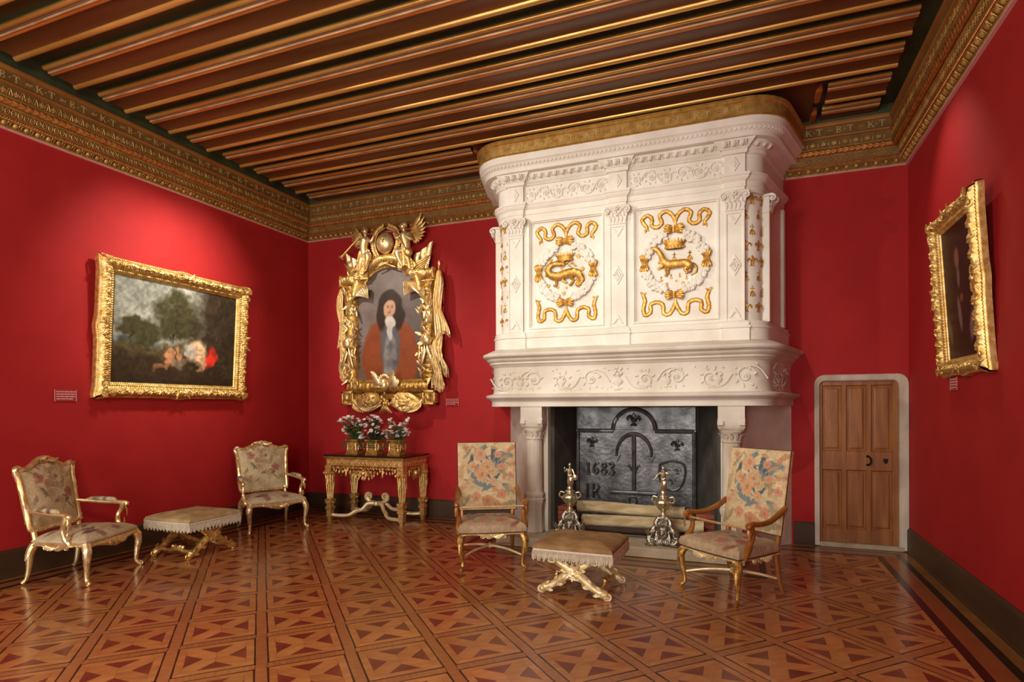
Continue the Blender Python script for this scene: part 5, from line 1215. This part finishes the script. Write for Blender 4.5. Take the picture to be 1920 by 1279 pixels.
def bold_back(x, z):
    l = [(-.14, .14, .06, 1.3, TEAL), (-.12, .02, .07, -.8, BLUE), (-.06, -.05, .07, -.4, BLUE), (.02, -.07, .07, .5, BLUE), (.08, .02, .07, 1.2, TEAL), (.10, .12, .08, .6, BLUE), (.14, .18, .07, .2, BLUE), (.05, .21, .07, 1.4, TEAL), (.17, .20, .06, -.3, BLUE), (-.05, .25, .06, .3, BLUE), (-.16, .22, .05, .9, (120, 134, 132)), (.0, .15, .06, 1.9, TEAL), (-.1, .09, .06, .2, TEAL), (.13, .05, .05, -.6, BLUE)]
    l += [(-.2, -.2, .08, .8, SAGE), (.2, -.1, .08, -.6, SAGE), (.18, -.22, .07, .3, SAGE), (-.22, .05, .07, 1.4, (190, 162, 112)), (.22, .26, .06, .5, (190, 150, 104))]
    r = [(-.06, .20, .058, PEACH), (.0, .10, .055, PEACH), (-.05, .03, .06, (220, 164, 116)), (.05, .06, .045, (206, 178, 128)), (-.13, .10, .04, (216, 176, 128)), (.05, -.03, .035, PEACH), (.09, .20, .03, (206, 140, 112)), (.12, .10, .035, (208, 146, 116)), (-.1, -.16, .04, (206, 140, 106)), (.12, -.14, .04, (212, 130, 98)), (0, -.19, .05, (196, 132, 88)), (.06, -.22, .04, (206, 150, 104)), (-.18, .26, .025, (200, 130, 100)), (.2, .02, .03, (212, 144, 118)), (-.21, -.08, .03, (214, 152, 116))]
    q = random.Random(4)
    for _ in range(46):
        a = q.uniform(0, 6.28); d = q.uniform(.03, .22); l.append((d*math.cos(a)*.9, .07+d*math.sin(a)*.95, q.uniform(.018, .04), q.uniform(0, 3.1), q.choice((BLUE, TEAL, (98, 116, 122), (196, 190, 166), (206, 196, 168)))))
    for _ in range(34): l.append((q.uniform(-.25, .25), q.uniform(-.34, .30), q.uniform(.02, .05), q.uniform(0, 3.1), q.choice((SAGE, (196, 168, 122), (198, 160, 118), (184, 150, 106)))))
    for _ in range(14): r.append((q.uniform(-.24, .24), q.uniform(-.30, .30), q.uniform(.012, .024), q.choice(((206, 150, 118), (214, 176, 134), (198, 134, 110)))))
    return tap_paint(x, z, r, l, (210, 188, 146), 14)
def bold_seat(x, y):
    rg_ = random.Random(9); l = [(rg_.uniform(-.18, .18), rg_.uniform(-.08, .16), rg_.uniform(.05, .085), rg_.uniform(-.9, .9), rg_.choice((BLUE, TEAL, (132, 142, 136)))) for _ in range(16)]
    r = [(-.12, .02, .045, (206, 132, 104)), (0, .06, .05, PEACH), (.14, .0, .04, (196, 104, 92)), (-.02, -.04, .045, (210, 150, 118)), (.2, -.12, .05, (176, 104, 88)), (-.2, -.14, .05, (170, 110, 92)), (-.08, -.2, .05, (196, 136, 112)), (.08, -.2, .05, (190, 120, 98))]
    return tap_paint(x, y, r, l+[(rg_.uniform(-.28, .28), rg_.uniform(-.28, -.12), .06, rg_.uniform(-1, 1), rg_.choice((SAGE, (150, 96, 76)))) for _ in range(8)], (184, 162, 130), 21)
def pillow(outline, z0, side, dome, fn, m, name, parent, M=None, bot=True, crown=.012):
    """domed cushion over a closed outline in local XY"""
    o = np.asarray(outline, float); n = len(o); c = o.mean(0); K = 54; R = []; C = []
    ks = [(1.0, 0), (1.0, side*.5), (1.0, side)]+[(s, side+dome*(1-s**3.2)) for s in np.linspace(.97, .02, K)]
    for i, (s, h) in enumerate(ks):
        bul = crown*math.sin(PI*min(1, h/side)) if i < 3 and side > 0 else 0
        q = c+(o-c)*(s+bul*3); R.append(np.c_[q, np.full(n, z0+h)])
        C.append(fn(q[:, 0]*(1+.12*(i < 2)), q[:, 1]*(1+.12*(i < 2))))
    b = MB(); b.loft(np.array(R), caps=True, col=np.array(C)); return b.build(name, m, parent, M, colors=True, angle=70)
def rsq(w0, w1, y0, y1, bow=0.0, n=40):                   # four-sided outline, front (y0) width w0, back width w1
    P = []
    for t in np.linspace(-1, 1, n, endpoint=False): P.append((t*w0, y0-bow*(1-t*t)))
    for t in np.linspace(0, 1, n, endpoint=False): P.append((w0+(w1-w0)*t+bow*.5*math.sin(PI*t), y0+(y1-y0)*t))
    for t in np.linspace(1, -1, n, endpoint=False): P.append((t*w1, y1))
    for t in np.linspace(0, 1, n, endpoint=False): P.append((-w1+(w1-w0)*-(-t)*-1-0*t if False else -(w1+(w0-w1)*t)-bow*.5*math.sin(PI*t), y1+(y0-y1)*t))
    return P
def apron(p0, p1, bow, nrm, z1, h, drop, m, name, parent, seed, lob=1):
    p0, p1, nrm = np.array(p0, float), np.array(p1, float), np.array(nrm, float); n = 46; t = np.linspace(0, 1, n); rows = []
    zb = z1-h-drop*np.sin(PI*t)**2*(1 if lob == 1 else .6)+.02*np.abs(np.sin(2*PI*t))
    base = p0+(p1-p0)*t[:, None]+nrm*(bow*(1-(2*t-1)**2))[:, None]
    for q in np.linspace(0, 1, 10):
        z = z1+(zb-z1)*q; L = np.linalg.norm(p1-p0); c = carve2(t*L, z, 36, seed); pr = .004+.014*math.sin(PI*q)+.013*(c-.3)*(0 < q < 1)
        P = base+nrm*pr[:, None]; rows.append(np.c_[P, z])
    bk = base-nrm*.02; rows.append(np.c_[bk, zb]); rows.append(np.c_[bk, np.full(n, z1)]); rows.append(np.c_[base+nrm*.004, np.full(n, z1)])
    b = MB(); b.grid(np.array(rows))
    c = (p0+p1)/2+nrm*(bow+.02); e = (p1-p0)/np.linalg.norm(p1-p0)
    for sg in (-1, 1):
        for k in range(4): b.leaf((*(c+e*sg*.02*k), z1-h*.5-drop*.4), (*(e*sg), -.25+.2*k), (*nrm, 0), .07-.006*k, .014, .4, .25, 4)
        b.scroll((*(c+e*sg*.10), z1-h*.5-drop*.3), (*(e*sg), 0), (0, 0, 1), .022, 1.3, .006, PI, 1, nt=5)
    for k in range(5): b.ell((*(c+e*.014*(k-2)), z1-h*.5-drop*.5+.008*(k % 2)), .011, 6, 5)
    return b.build(name, m, parent, angle=60)
def gilt_armchair(loc, rz, label):
    t = thing('gilt_armchair', label, 'armchair', loc, rz, 'low gilt armchairs along the left wall'); g = 'gold_bright'
    o = rsq(.345, .285, -.265, .24, .025)
    pillow(np.array(o)*.985, .352, .03, .07, pale_seat, 'tapestry', 'seat', t)
    apron((-.335, -.262), (.335, -.262), .03, (0, -1), .352, .045, .04, g, 'front_rail', t, 1)
    for s in (-1, 1): apron((s*.335, -.262), (s*.28, .235), .015, (s, .1), .352, .035, .03, g, 'side_rail', t, 2+s)
    apron((-.28, .235), (.28, .235), .0, (0, 1), .352, .04, .0, g, 'back_rail', t, 5)
    for s in (-1, 1):
        b = MB(); S = spl([(s*.318, -.248, .345), (s*.340, -.274, .285), (s*.342, -.274, .22), (s*.332, -.264, .12), (s*.332, -.264, .055), (s*.346, -.284, .022), (s*.352, -.300, .026)], 30); b.tube(S, lerp_r([.036, .037, .029, .020, .016, .018, .015], 30), 10, carve=.12, cs=45)
        b.leaf((s*.345, -.296, .30), (0, .08, -1), (s*.5, -1, 0), .12, .018, 0, .10, 5); b.scroll((s*.352, -.292, .024), (s*.6, -.8, 0), (0, 0, 1), .022, 1.2, .008, -PI/2, 1, nt=5); b.ell((s*.352, -.292, .010), (.02, .02, .010), 8, 5)
        b.build('leg', g, t)
        b = MB(); b.tube(spl([(s*.272, .225, .345), (s*.29, .25, .27), (s*.285, .265, .14), (s*.288, .285, .05), (s*.30, .31, .014)], 24), lerp_r([.034, .034, .021, .016, .018], 24), 10); b.leaf((s*.30, .25, .30), (s*.1, .1, -1), (s, .3, 0), .10, .022, .2, .15, 4); b.build('leg', g, t)
    lean = lambda z: .225+.20*(z-.35)
    half = [(0, .455), (.15, .452), (.262, .458), (.288, .49), (.292, .62), (.297, .76), (.306, .90), (.322, .968), (.304, .995), (.262, .98), (.205, .978), (.135, 1.01), (.07, 1.045), (0, 1.058)]
    pts = half+[(-x, z) for x, z in half[-2:0:-1]]; pts.append(pts[0])
    S = spl([(x, lean(z), z) for x, z in pts], 110); b = MB(); b.tube(S, .024, 10, caps=False, up=(0, 1, 0), carve=.2, cs=46)
    for k in range(0, 110, 4): b.leaf(S[k]+np.array([0, -.018, 0]), S[(k+1) % 110]-S[k]+1e-6, (0, -1, .2), .045, .011, .2, .2, 3)
    bf = b.build('back_frame', g, t)
    b = MB(); y = lean(1.05)-.02
    for s in (-1, 1):
        for k in range(5): b.leaf((s*.02*k, y, 1.045-.006*k), (s*(1-.1*k), -.15, -.25+.18*k), (0, -1, 0), .085-.006*k, .017, .4, .25, 5)
        b.scroll((s*.10, y, 1.02), (s, 0, 0), (0, 0, 1), .02, 1.3, .006, 0, 1, nt=5)
        q = MB()
        for k in range(3): q.leaf((s*.305, lean(.97)-.02, .965), (s*(.3-.3*k), -.1, 1-.4*k), (0, -1, 0), .05, .013, .4, .25, 4)
        q.build('shoulder_carving', g, bf)
    for k in range(7): a = k*.9; b.ell((.022*math.cos(a), y-.012, 1.052+.018*math.sin(a)), .014, 7, 5)
    b.build('crest_carving', g, bf)
    for s in (-1, 1): MB().tube(spl([(s*.268, .222, .34), (s*.262, .232, .40), (s*.262, lean(.48), .48)], 10), .022, 8, carve=.1, cs=50).build('back_post', g, t)
    oin = np.array([(x*.93, (z-.75)*.93) for x, z in spl(pts, 180)[:-1]])
    Mb = frame((0, lean(.75)-.006, .75), (1, 0, 0), (0, .196, .981), (0, -.981, .196))
    pillow(oin, 0, .006, .05, lambda x, z: pale_back(x, z+.02), 'tapestry', 'backrest', t, Mb)
    MB().box(-.25, .25, lean(.75)+.012, lean(.75)+.03, .50, .94, .006).build('back_panel', 'velvet', t, colors=True)
    for s in (-1, 1):
        b = MB(); S = spl([(s*.285, lean(.63)-.0, .635), (s*.325, .18, .622), (s*.352, .04, .607), (s*.362, -.10, .60), (s*.372, -.145, .590), (s*.366, -.15, .572)], 24); b.tube(S, lerp_r([.018, .016, .017, .02, .024, .016], 24), 8, carve=.06, cs=50)
        b.tube(spl([(s*.362, -.115, .595), (s*.366, -.10, .54), (s*.352, -.075, .48), (s*.345, -.085, .41), (s*.338, -.12, .36), (s*.332, -.13, .335)], 24), lerp_r([.024, .020, .018, .022, .028, .03], 24), 9, carve=.08, cs=50)
        b.leaf((s*.368, -.135, .57), (0, .1, -1), (s*.4, -1, 0), .11, .02, .2, .2, 5); b.leaf((s*.355, -.12, .37), (0, .1, 1), (s*.4, -1, 0), .09, .02, .2, .2, 5)
        ar = b.build('arm', g, t)
        S = spl([(s*.315, .20, .64), (s*.332, .14, .646), (s*.345, .06, .64), (s*.355, -.03, .632), (s*.358, -.06, .622)], 22); rr = lerp_r([.008, .026, .030, .028, .008], 22); b = MB(); b.tube(S, rr, 12, flat=.75)
        V = b.v[0]; b.c[0] = pale_seat(V[:, 0]-s*.34, V[:, 1]-.06); b.build('arm_pad', 'tapestry', ar, colors=True)
    return t
gilt_armchair((-5.577, 3.577, 0), math.radians(111.4), 'low gilt armchair with pale floral tapestry, nearer the viewer beside the landscape painting')
gilt_armchair((-5.575, 5.845, 0), math.radians(61.8), 'low gilt armchair with pale floral tapestry, in the corner beside the console')

def high_chair(loc, rz, label):
    t = thing('tapestry_armchair', label, 'armchair', loc, rz, 'high-backed tapestry armchairs by the fireplace'); g = 'gold_pale'; w_ = 'chair_wood'
    o = rsq(.305, .255, -.275, .235, .02)
    st = pillow(o, .345, .075, .05, bold_seat, 'tapestry', 'seat', t)
    b = MB(); oo = np.array(o+[o[0]]); b.tube(np.c_[oo*1.004, np.full(len(oo), .352)], .0055, 5, caps=False); b.build('nail_trim', 'nail', st)
    apron((-.285, -.272), (.285, -.272), .018, (0, -1), .346, .022, .022, g, 'front_rail', t, 11)
    for s in (-1, 1): apron((s*.292, -.262), (s*.25, .225), .01, (s, .1), .346, .022, .016, g, 'side_rail', t, 12+s)
    apron((-.245, .228), (.245, .228), 0, (0, 1), .346, .03, 0, w_, 'back_rail', t, 15)
    for s in (-1, 1):
        b = MB(); S = spl([(s*.272, -.248, .34), (s*.298, -.272, .285), (s*.292, -.268, .2), (s*.278, -.256, .10), (s*.278, -.258, .05), (s*.292, -.278, .025)], 26); b.tube(S, lerp_r([.032, .034, .024, .017, .015, .018], 26), 9, carve=.08, cs=50)
        b.leaf((s*.30, -.29, .30), (0, 0, -1), (s*.5, -1, 0), .15, .02, .1, .12, 5); b.scroll((s*.292, -.282, .024), (s*.6, -.8, 0), (0, 0, 1), .02, 1.2, .008, -PI/2, 1, nt=5); b.ell((s*.292, -.28, .011), (.02, .02, .011), 8, 5); b.build('leg', 'gold_dark', t)
        b = MB(); b.tube(spl([(s*.245, .21, .34), (s*.25, .225, .2), (s*.252, .25, .08), (s*.258, .275, .012)], 18), lerp_r([.024, .021, .017, .017], 18), 8); b.build('leg', w_, t)
        b = MB(); b.tube(spl([(s*.282, -.26, .13), (s*.15, -.13, .165), (0, 0, .175), (-s*.13, .13, .16), (-s*.25, .245, .13)], 26), lerp_r([.010, .012, .015, .012, .010], 26), 8); b.build('stretcher', g, t)
    MB().lathe([(.0, .155), (.028, .158), (.032, .17), (.024, .185), (.012, .20), (0, .205)], 12).build('stretcher_boss', g, t)
    lean = lambda z: .215+.17*(z-.40)
    P = [(-.288, .475), (.288, .475), (.293, 1.145), (-.293, 1.145)]; n = 44; ol = []
    for i in range(4):
        a_, c_ = np.array(P[i]), np.array(P[(i+1) % 4])
        for q in np.linspace(0, 1, n, endpoint=False): ol.append(a_+(c_-a_)*q)
    ol = np.array(ol); Mb = frame((0, lean(.81), .81), (1, 0, 0), (0, .168, .986), (0, -.986, .168)); loc_ = ol-np.array([0, .81])
    bk = pillow(loc_, -.02, .045, .03, lambda x, z: bold_back(x*.85, z*.85+.02), 'tapestry', 'backrest', t, Mb, crown=.004)
    b = MB(); q = np.vstack([loc_, loc_[:1]]); b.tube(np.c_[q*1.005, np.full(len(q), .012)], .006, 5, caps=False); b.build('nail_trim', 'nail', bk)
    for s in (-1, 1): MB().tube(spl([(s*.245, .21, .33), (s*.25, .222, .42), (s*.255, lean(.55), .55)], 10), .022, 8).build('back_post', w_, t)
    for s in (-1, 1):
        b = MB(); S = spl([(s*.297, lean(.70)-.01, .70), (s*.30, .17, .655), (s*.312, .06, .615), (s*.32, -.06, .605), (s*.325, -.15, .612), (s*.325, -.19, .600), (s*.322, -.185, .578)], 34); b.tube(S, lerp_r([.022, .024, .022, .021, .024, .026, .016], 34), 9)
        b.tube(spl([(s*.322, -.165, .595), (s*.312, -.13, .53), (s*.305, -.155, .46), (s*.312, -.20, .40), (s*.30, -.21, .35)], 22), lerp_r([.026, .020, .023, .027, .026], 22), 9)
        b.leaf((s*.324, -.19, .60), (0, .15, -1), (s*.5, -1, 0), .12, .02, .2, .2, 5); b.build('arm', w_, t)
    b = MB(); b.tube([(-.315, -.165, .572), (.315, -.165, .572)], .009, 8); b.build('barrier_rod', 'gold_bright', t)
    return t
high_chair((-2.309, 5.255, 0), math.radians(29.4), 'high-backed tapestry armchair standing left of the fireplace, turned to the right')
high_chair((-.112, 5.154, 0), math.radians(-40.9), 'high-backed tapestry armchair standing right of the fireplace, turned to the left')

def stool(loc, rz, label, fab, g, tone):
    t = thing('folding_stool', label, 'stool', loc, rz, 'gilt cross-legged stools')
    hx, hy = .27, .245
    o = rsq(.315, .315, -.30, .30, .008)
    cu = pillow(o, .350, .055, .045, lambda x, y: np.clip(.78+.4*fbm2(x, y, 8, 31)[..., None]*np.ones(3), 0, 1.2)*np.array(tone), fab, 'cushion', t)
    oo = np.array(o+[o[0]]); b = MB(); b.tube(np.c_[oo*1.012, np.full(len(oo), .366)], .010, 6, caps=False); b.build('braid', 'braid', cu)
    b = MB(); d = np.r_[0, np.cumsum(np.linalg.norm(np.diff(oo, axis=0), axis=1))]; m = 210
    for k in range(m):
        s = d[-1]*k/m; x = np.interp(s, d, oo[:, 0])*1.018; y = np.interp(s, d, oo[:, 1])*1.018; L = .075+.012*math.sin(k*1.7)+random.uniform(-.006, .006)
        j = random.uniform(-.004, .004); b.tube([(x, y, .362), (x*1.012, y*1.012, .362-L*.5), (x*1.006+j, y*1.006+j, .362-L)], [.0045, .0062, .0045], 5)
    tag(b.build('fringe', 'fringe', cu), kind='stuff')
    for k, sx in enumerate((-1, 1)):
        for sy in (-1, 1):
            b = MB(); y0 = sy*hy+(k*2-1)*sy*.012
            S = spl([(sx*hx, y0, .024), (sx*(hx-.025), y0, .05), (sx*.17, y0, .085), (sx*.08, y0, .15), (0, y0, .20), (-sx*.10, y0, .262), (-sx*.20, y0, .325), (-sx*.25, y0, .36)], 44)
            b.tube(S, lerp_r([.022, .034, .029, .036, .042, .034, .028, .024], 44), 12, up=(0, 1, 0), carve=.22, cs=46)
            b.scroll((sx*(hx+.006), y0, .036), (sx, 0, 0), (0, 0, 1), .03, 1.4, .010, -PI/2, 1, nt=6); b.scroll((sx*.085, y0-sy*0, .115), (sx, 0, 0), (0, 0, 1), .026, 1.3, .008, PI/2, -1, nt=5); b.scroll((-sx*.085, y0, .295), (sx, 0, 0), (0, 0, 1), .026, 1.3, .008, -PI/2, -1, nt=5)
            for q in (8, 14, 20, 27, 33, 38):
                tg = S[q+1]-S[q]; tg /= np.linalg.norm(tg); nr = np.array([-tg[2], 0, tg[0]])
                for h in (-1, 1): b.leaf(S[q]+nr*h*.018+np.array([0, sy*.026, 0]), tg+nr*h*.45, (0, sy, 0), .06, .014, .05, .14, 4)
            b.ell((sx*hx, y0, .010), (.026, .02, .010), 8, 5)
            b.build('cross_leg', g, t)
    for sy in (-1, 1):
        b = MB(); b.M = frame((0, sy*(hy+.028), .205), (1, 0, 0), (0, 0, 1), (0, sy, 0)); b.lathe([(.046, -.01), (.05, .006), (.04, .016), (.028, .012), (.02, .02), (.0, .024)], 16)
        for k in range(8): a = k*PI/4; b.leaf((.035*math.cos(a), .035*math.sin(a), .006), (math.cos(a), math.sin(a), 0), (0, 0, 1), .045, .012, .3, .25, 4)
        b.M = None; b.build('rosette', g, t)
    for sx in (-1, 1):
        b = MB(); S = spl([(sx*.21, -hy, .075), (sx*.20, -.12, .06), (sx*.20, -.05, .075), (sx*.20, 0, .085), (sx*.20, .05, .075), (sx*.20, .12, .06), (sx*.21, hy, .075)], 30); b.tube(S, lerp_r([.014, .018, .024, .028, .024, .018, .014], 30), 8, carve=.15, cs=50)
        for k in range(7): b.ell((sx*.20+.01*math.cos(k*2), -.07+.023*k, .10+.008*math.sin(k*1.7)), .017, 6, 5, carve=.2, cs=90)
        b.build('stretcher', 'gold', t)
    return t
stool((-1.275, 4.80, 0), math.radians(-1), 'brown velvet fringed stool with pale gilt crossed legs before the fireplace', 'velvet_brown', 'gold_pale', (1, 1, 1))
stool((-5.385, 4.565, 0), math.radians(91.3), 'pale velvet fringed stool with gilt crossed legs between the two low armchairs', 'velvet', 'gold', (1.08, 1.08, 1.04))

# ================================================================ CONSOLE TABLE, PLANTERS
TX, TY = -4.615, 6.745
tb = thing('console_table', 'carved gilt console table with black marble top under the trophy portrait', 'table', (TX, TY, 0))
MB().box(-.615, .615, -.325, .325, .862, .886, .006).build('marble_top', 'marble_black', tb)
G2 = 'gold_dark'
R = [[(s0*(.585+o), s1*(.295+o), z) for s0, s1 in ((-1, -1), (1, -1), (1, 1), (-1, 1))] for o, z in ((0, .742), (.008, .748), (.0, .758), (0, .825), (.006, .83), (.02, .842), (.028, .852), (.02, .862))]
fz_ = MB().loft(R).build('frieze_box', 'gold', tb, angle=25)
def orn_run(p0, p1, nrm, z, step, parent, nm):
    q = MB(); p0, p1 = np.array(p0), np.array(p1); L = np.linalg.norm(p1-p0); e = (p1-p0)/L; n = int(L/step)
    for k in range(n):
        c = p0+e*(k+.5)*L/n; sg = 1 if k % 2 else -1
        q.scroll((*c, z), (*e, 0), (0, 0, sg), .024, 1.3, .005, 0, 1, n=14, nt=5); q.leaf((*(c+e*.02), z-.02*sg), (*e, .8*sg), (*nrm, 0), .04, .009, .3, .2, 3)
    tag(q.build(nm, 'gold_bright', parent), kind='stuff')
orn_run((-.57, -.296), (.57, -.296), (0, -1), .792, .06, fz_, 'frieze_carving'); orn_run((.586, -.28), (.586, .28), (1, 0), .792, .06, fz_, 'frieze_carving'); orn_run((-.586, .28), (-.586, -.28), (-1, 0), .792, .06, fz_, 'frieze_carving')
def lace(p0, p1, nrm, seed):                              # pierced hanging apron
    p0, p1, nrm = np.array(p0, float), np.array(p1, float), np.array(nrm, float); e = (p1-p0); L = np.linalg.norm(e); e /= L; rg_ = random.Random(seed); b = MB(); c = (p0+p1)/2
    prof = lambda t: .05+.10*math.exp(-((t-.5)/.16)**2)+.035*abs(math.sin(t*PI*4))
    for k in range(int(L/.045)):
        t = (k+.5)/int(L/.045); p = p0+e*L*t; d = prof(t)
        for q in range(max(1, int(d/.045))):
            z = .742-.022-.045*q; b.scroll((*p, z), (*(e*(1 if t < .5 else -1)), 0), (0, 0, (-1)**(q+k)), .022, 1.25, .0062, rg_.uniform(0, 6), 1, n=13, nt=5)
        b.leaf((*p, .742-d+.03), (*(e*rg_.uniform(-.5, .5)), -1), (*nrm, 0), .05, .012, .3, .2, 4)
    for k in range(5): b.leaf((*c, .70), (*(e*(k-2)*.5), -1), (*nrm, 0), .13-.012*abs(k-2), .022, .3, .2, 5)
    b.ell((*(c+nrm*.02), .655), (.035, .03, .04), 10, 8, carve=.15, cs=60); b.ell((*c, .575), (.012, .012, .02), 6, 5)
    for t in (.22, .78): p = p0+e*L*t; b.tube([(*p, .70), (*p, .63)], .012, 6); b.ell((*p, .62), (.014, .014, .02), 6, 5)
    tag(b.build('pierced_apron', 'gold', tb), kind='stuff')
lace((-.50, -.285), (.50, -.285), (0, -1), 1); lace((.575, -.22), (.575, .22), (1, 0), 2); lace((-.575, .22), (-.575, -.22), (-1, 0), 3)
for sx in (-1, 1):
    for sy in (-1, 1):
        b = MB(); x, y = sx*.555, sy*.262
        b.box(x-.05, x+.05, y-.05, y+.05, .70, .745, .006); b.loft([[(x+a*k, y+c*k, z) for a, c in ((-1, -1), (1, -1), (1, 1), (-1, 1))] for k, z in ((.042, .70), (.05, .66), (.056, .635), (.046, .618))])
        for q in (-1, 1): b.scroll((x+q*.06, y-.03, .645), (q, 0, 0), (0, 0, 1), .024, 1.3, .008, -PI/2, 1, nt=5); b.scroll((x, y+q*.06, .645), (0, q, 0), (0, 0, 1), .024, 1.3, .008, -PI/2, 1, nt=5)
        for a, c in ((-1, -1), (1, -1), (1, 1), (-1, 1), (0, -1), (1, 0), (0, 1), (-1, 0)): b.tube([(x+a*.040, y+c*.040, .62), (x+a*.022, y+c*.022, .30)], [.010, .008], 6)
        b.tube([(x, y, .62), (x, y, .30)], [.022, .012], 6, carve=.3, cs=40)
        for k in range(4): b.leaf((x+(.045 if k == 1 else -.045 if k == 3 else 0), y+(-.045 if k == 0 else .045 if k == 2 else 0), .62), (0, 0, -1), ((0, -1, 0), (1, 0, 0), (0, 1, 0), (-1, 0, 0))[k], .16, .02, .2, .15, 5)
        b.loft([[(x+a*k, y+c*k, z) for a, c in ((-1, -1), (1, -1), (1, 1), (-1, 1))] for k, z in ((.028, .305), (.05, .29), (.048, .255), (.032, .215), (.034, .20), (.046, .19), (.046, .165), (.034, .155), (.036, .06), (.026, .05), (.022, .0))])
        for k in range(4): b.ell((x+(.05 if k == 1 else -.05 if k == 3 else 0), y+(-.05 if k == 0 else .05 if k == 2 else 0), .25), .018, 6, 5, carve=.2, cs=80)
        b.build('leg', 'gold', tb)
        b = MB(); S = spl([(x, y, .085), (sx*.42, sy*.23, .075), (sx*.30, sy*.20, .085), (sx*.24, sy*.15, .125), (sx*.17, sy*.09, .15), (sx*.11, sy*.05, .22), (sx*.03, sy*.02, .225)], 36); b.tube(S, lerp_r([.022, .024, .022, .028, .024, .028, .026], 36), 9, carve=.05, cs=40)
        b.build('stretcher', 'gold_pale', tb)
    b = MB(); b.tube(spl([(sx*.02, 0, .23), (sx*.10, 0, .24), (sx*.15, 0, .29)], 10), .026, 8); b.scroll((sx*.125, 0, .315), (sx, 0, 0), (0, 0, 1), .062, 1.7, .020, -PI/2, 1, shrink=.05, eye=False); b.build('volute', 'gold_pale', tb)
b = MB(); b.lathe([(.045, .20), (.05, .22), (.042, .245), (.03, .25), (.0, .255)], 14); b.build('stretcher_boss', 'gold_pale', tb)

FLOW = {}
for nm, m in (('white', 'petal_white'), ('pink', 'petal_pink')):
    for v in range(2):
        b = MB()
        for k in range(5): a = k*1.2566+v; b.leaf((0, 0, 0), (math.cos(a), math.sin(a), .35+.4*v), (-.3*math.cos(a), -.3*math.sin(a), 1), .024, .011, -.2, .1, 3)
        b.ell((0, 0, .006), .007, 5, 4); FLOW[nm, v] = b.mesh('flower', m)
def planter(x, y, label, seed, nw, npk, lean):
    t = thing('flower_planter', label, 'planter', (x, y, .887), 0, 'gilt flower planters on the console'); rg_ = random.Random(seed); s = .088
    sq = lambda k, z: [(a*k, c*k, z) for a, c in ((-1, -1), (1, -1), (1, 1), (-1, 1))]
    b = MB(); b.loft([sq(k, z) for k, z in ((.094, 0), (.096, .012), (.088, .016), (.09, .026), (.084, .032), (.082, .16), (.092, .172), (.098, .18), (.098, .195), (.086, .196), (.08, .17))]); bx_ = b.build('box', 'gold_panel', t, angle=25)
    for a in range(4):
        b = MB(); b.M = Rz(a*PI/2) @ frame((0, -.084, .10), (1, 0, 0), (0, 0, 1), (0, -1, 0))
        b.tube(spl([(-.06, .045, .004), (-.035, -.01, .010), (0, -.028, .012), (.035, -.01, .010), (.06, .045, .004)], 18), lerp_r([.006, .011, .013, .011, .006], 18), 6, carve=.3, cs=80)
        for q in (-1, 1): b.ell((q*.06, .045, .004), (.012, .012, .008), 7, 5); b.tube([(q*.06, .04, .004), (q*.064, -.04, .004)], .006, 5)
        b.build('garland', 'gold_bright', bx_)
    stems = MB(); leaves = MB(); heads = []
    for k in range(26):
        a = rg_.uniform(0, 6.28); r = rg_.uniform(.02, .20); h = rg_.uniform(.27, .52)-r*.35; p = np.array([lean+r*math.cos(a)*1.15, r*math.sin(a)*.8, h])
        S = spl([(rg_.uniform(-.05, .05), rg_.uniform(-.05, .05), .17), (p[0]*.4, p[1]*.4, .17+(h-.17)*.6), p], 8); stems.tube(S, .0028, 4); heads.append(p)
        for q in range(13):
            c = S[rg_.randint(1, 6)]; an = rg_.uniform(0, 6.28); leaves.leaf(c, (math.cos(an), math.sin(an), rg_.uniform(-.2, .5)), (0, 0, 1), rg_.uniform(.04, .075), rg_.uniform(.010, .018), .2, .15, 3)
    for k in range(8):                                    # trailing sprays
        a = rg_.uniform(PI, 2*PI); S = spl([(.05*math.cos(a), .05*math.sin(a), .19), (.13*math.cos(a), .11*math.sin(a), .20), (.20*math.cos(a), max(-.14, .14*math.sin(a)), .10)], 9); stems.tube(S, .002, 4)
        for c in S[2:]:
            for q in range(3): an = rg_.uniform(0, 6.28); leaves.leaf(c, (math.cos(an), math.sin(an), -.3), (0, 0, 1), .035, .010, .2, .15, 3)
    tag(stems.build('stems', 'stem', t), kind='stuff'); tag(leaves.build('foliage', 'leaf_green' if seed % 2 else 'leaf_dark', t), kind='stuff')
    for k in range(nw+npk):
        p = heads[k % len(heads)]+np.array([rg_.uniform(-.03, .03), rg_.uniform(-.03, .03), rg_.uniform(-.03, .03)])*(k >= len(heads)); sc = rg_.uniform(1.1, 1.8)
        if p[2] < .215: p[2] = .215+rg_.uniform(0, .05)
        M = T(*p) @ Rz(rg_.uniform(0, 6)) @ Rx(rg_.uniform(-.2, 1.2)) @ Matrix.Scale(sc, 4)
        inst('flower', FLOW['white' if k < nw else 'pink', k % 2], t, M)
planter(-4.89, 6.66, 'leftmost gilt planter of white flowers on the console', 1, 48, 1, -.03)
planter(-4.58, 6.66, 'middle gilt planter of white and pink flowers on the console', 2, 34, 9, 0)
planter(-4.24, 6.66, 'rightmost gilt planter of white flowers on the console', 3, 40, 8, .03)
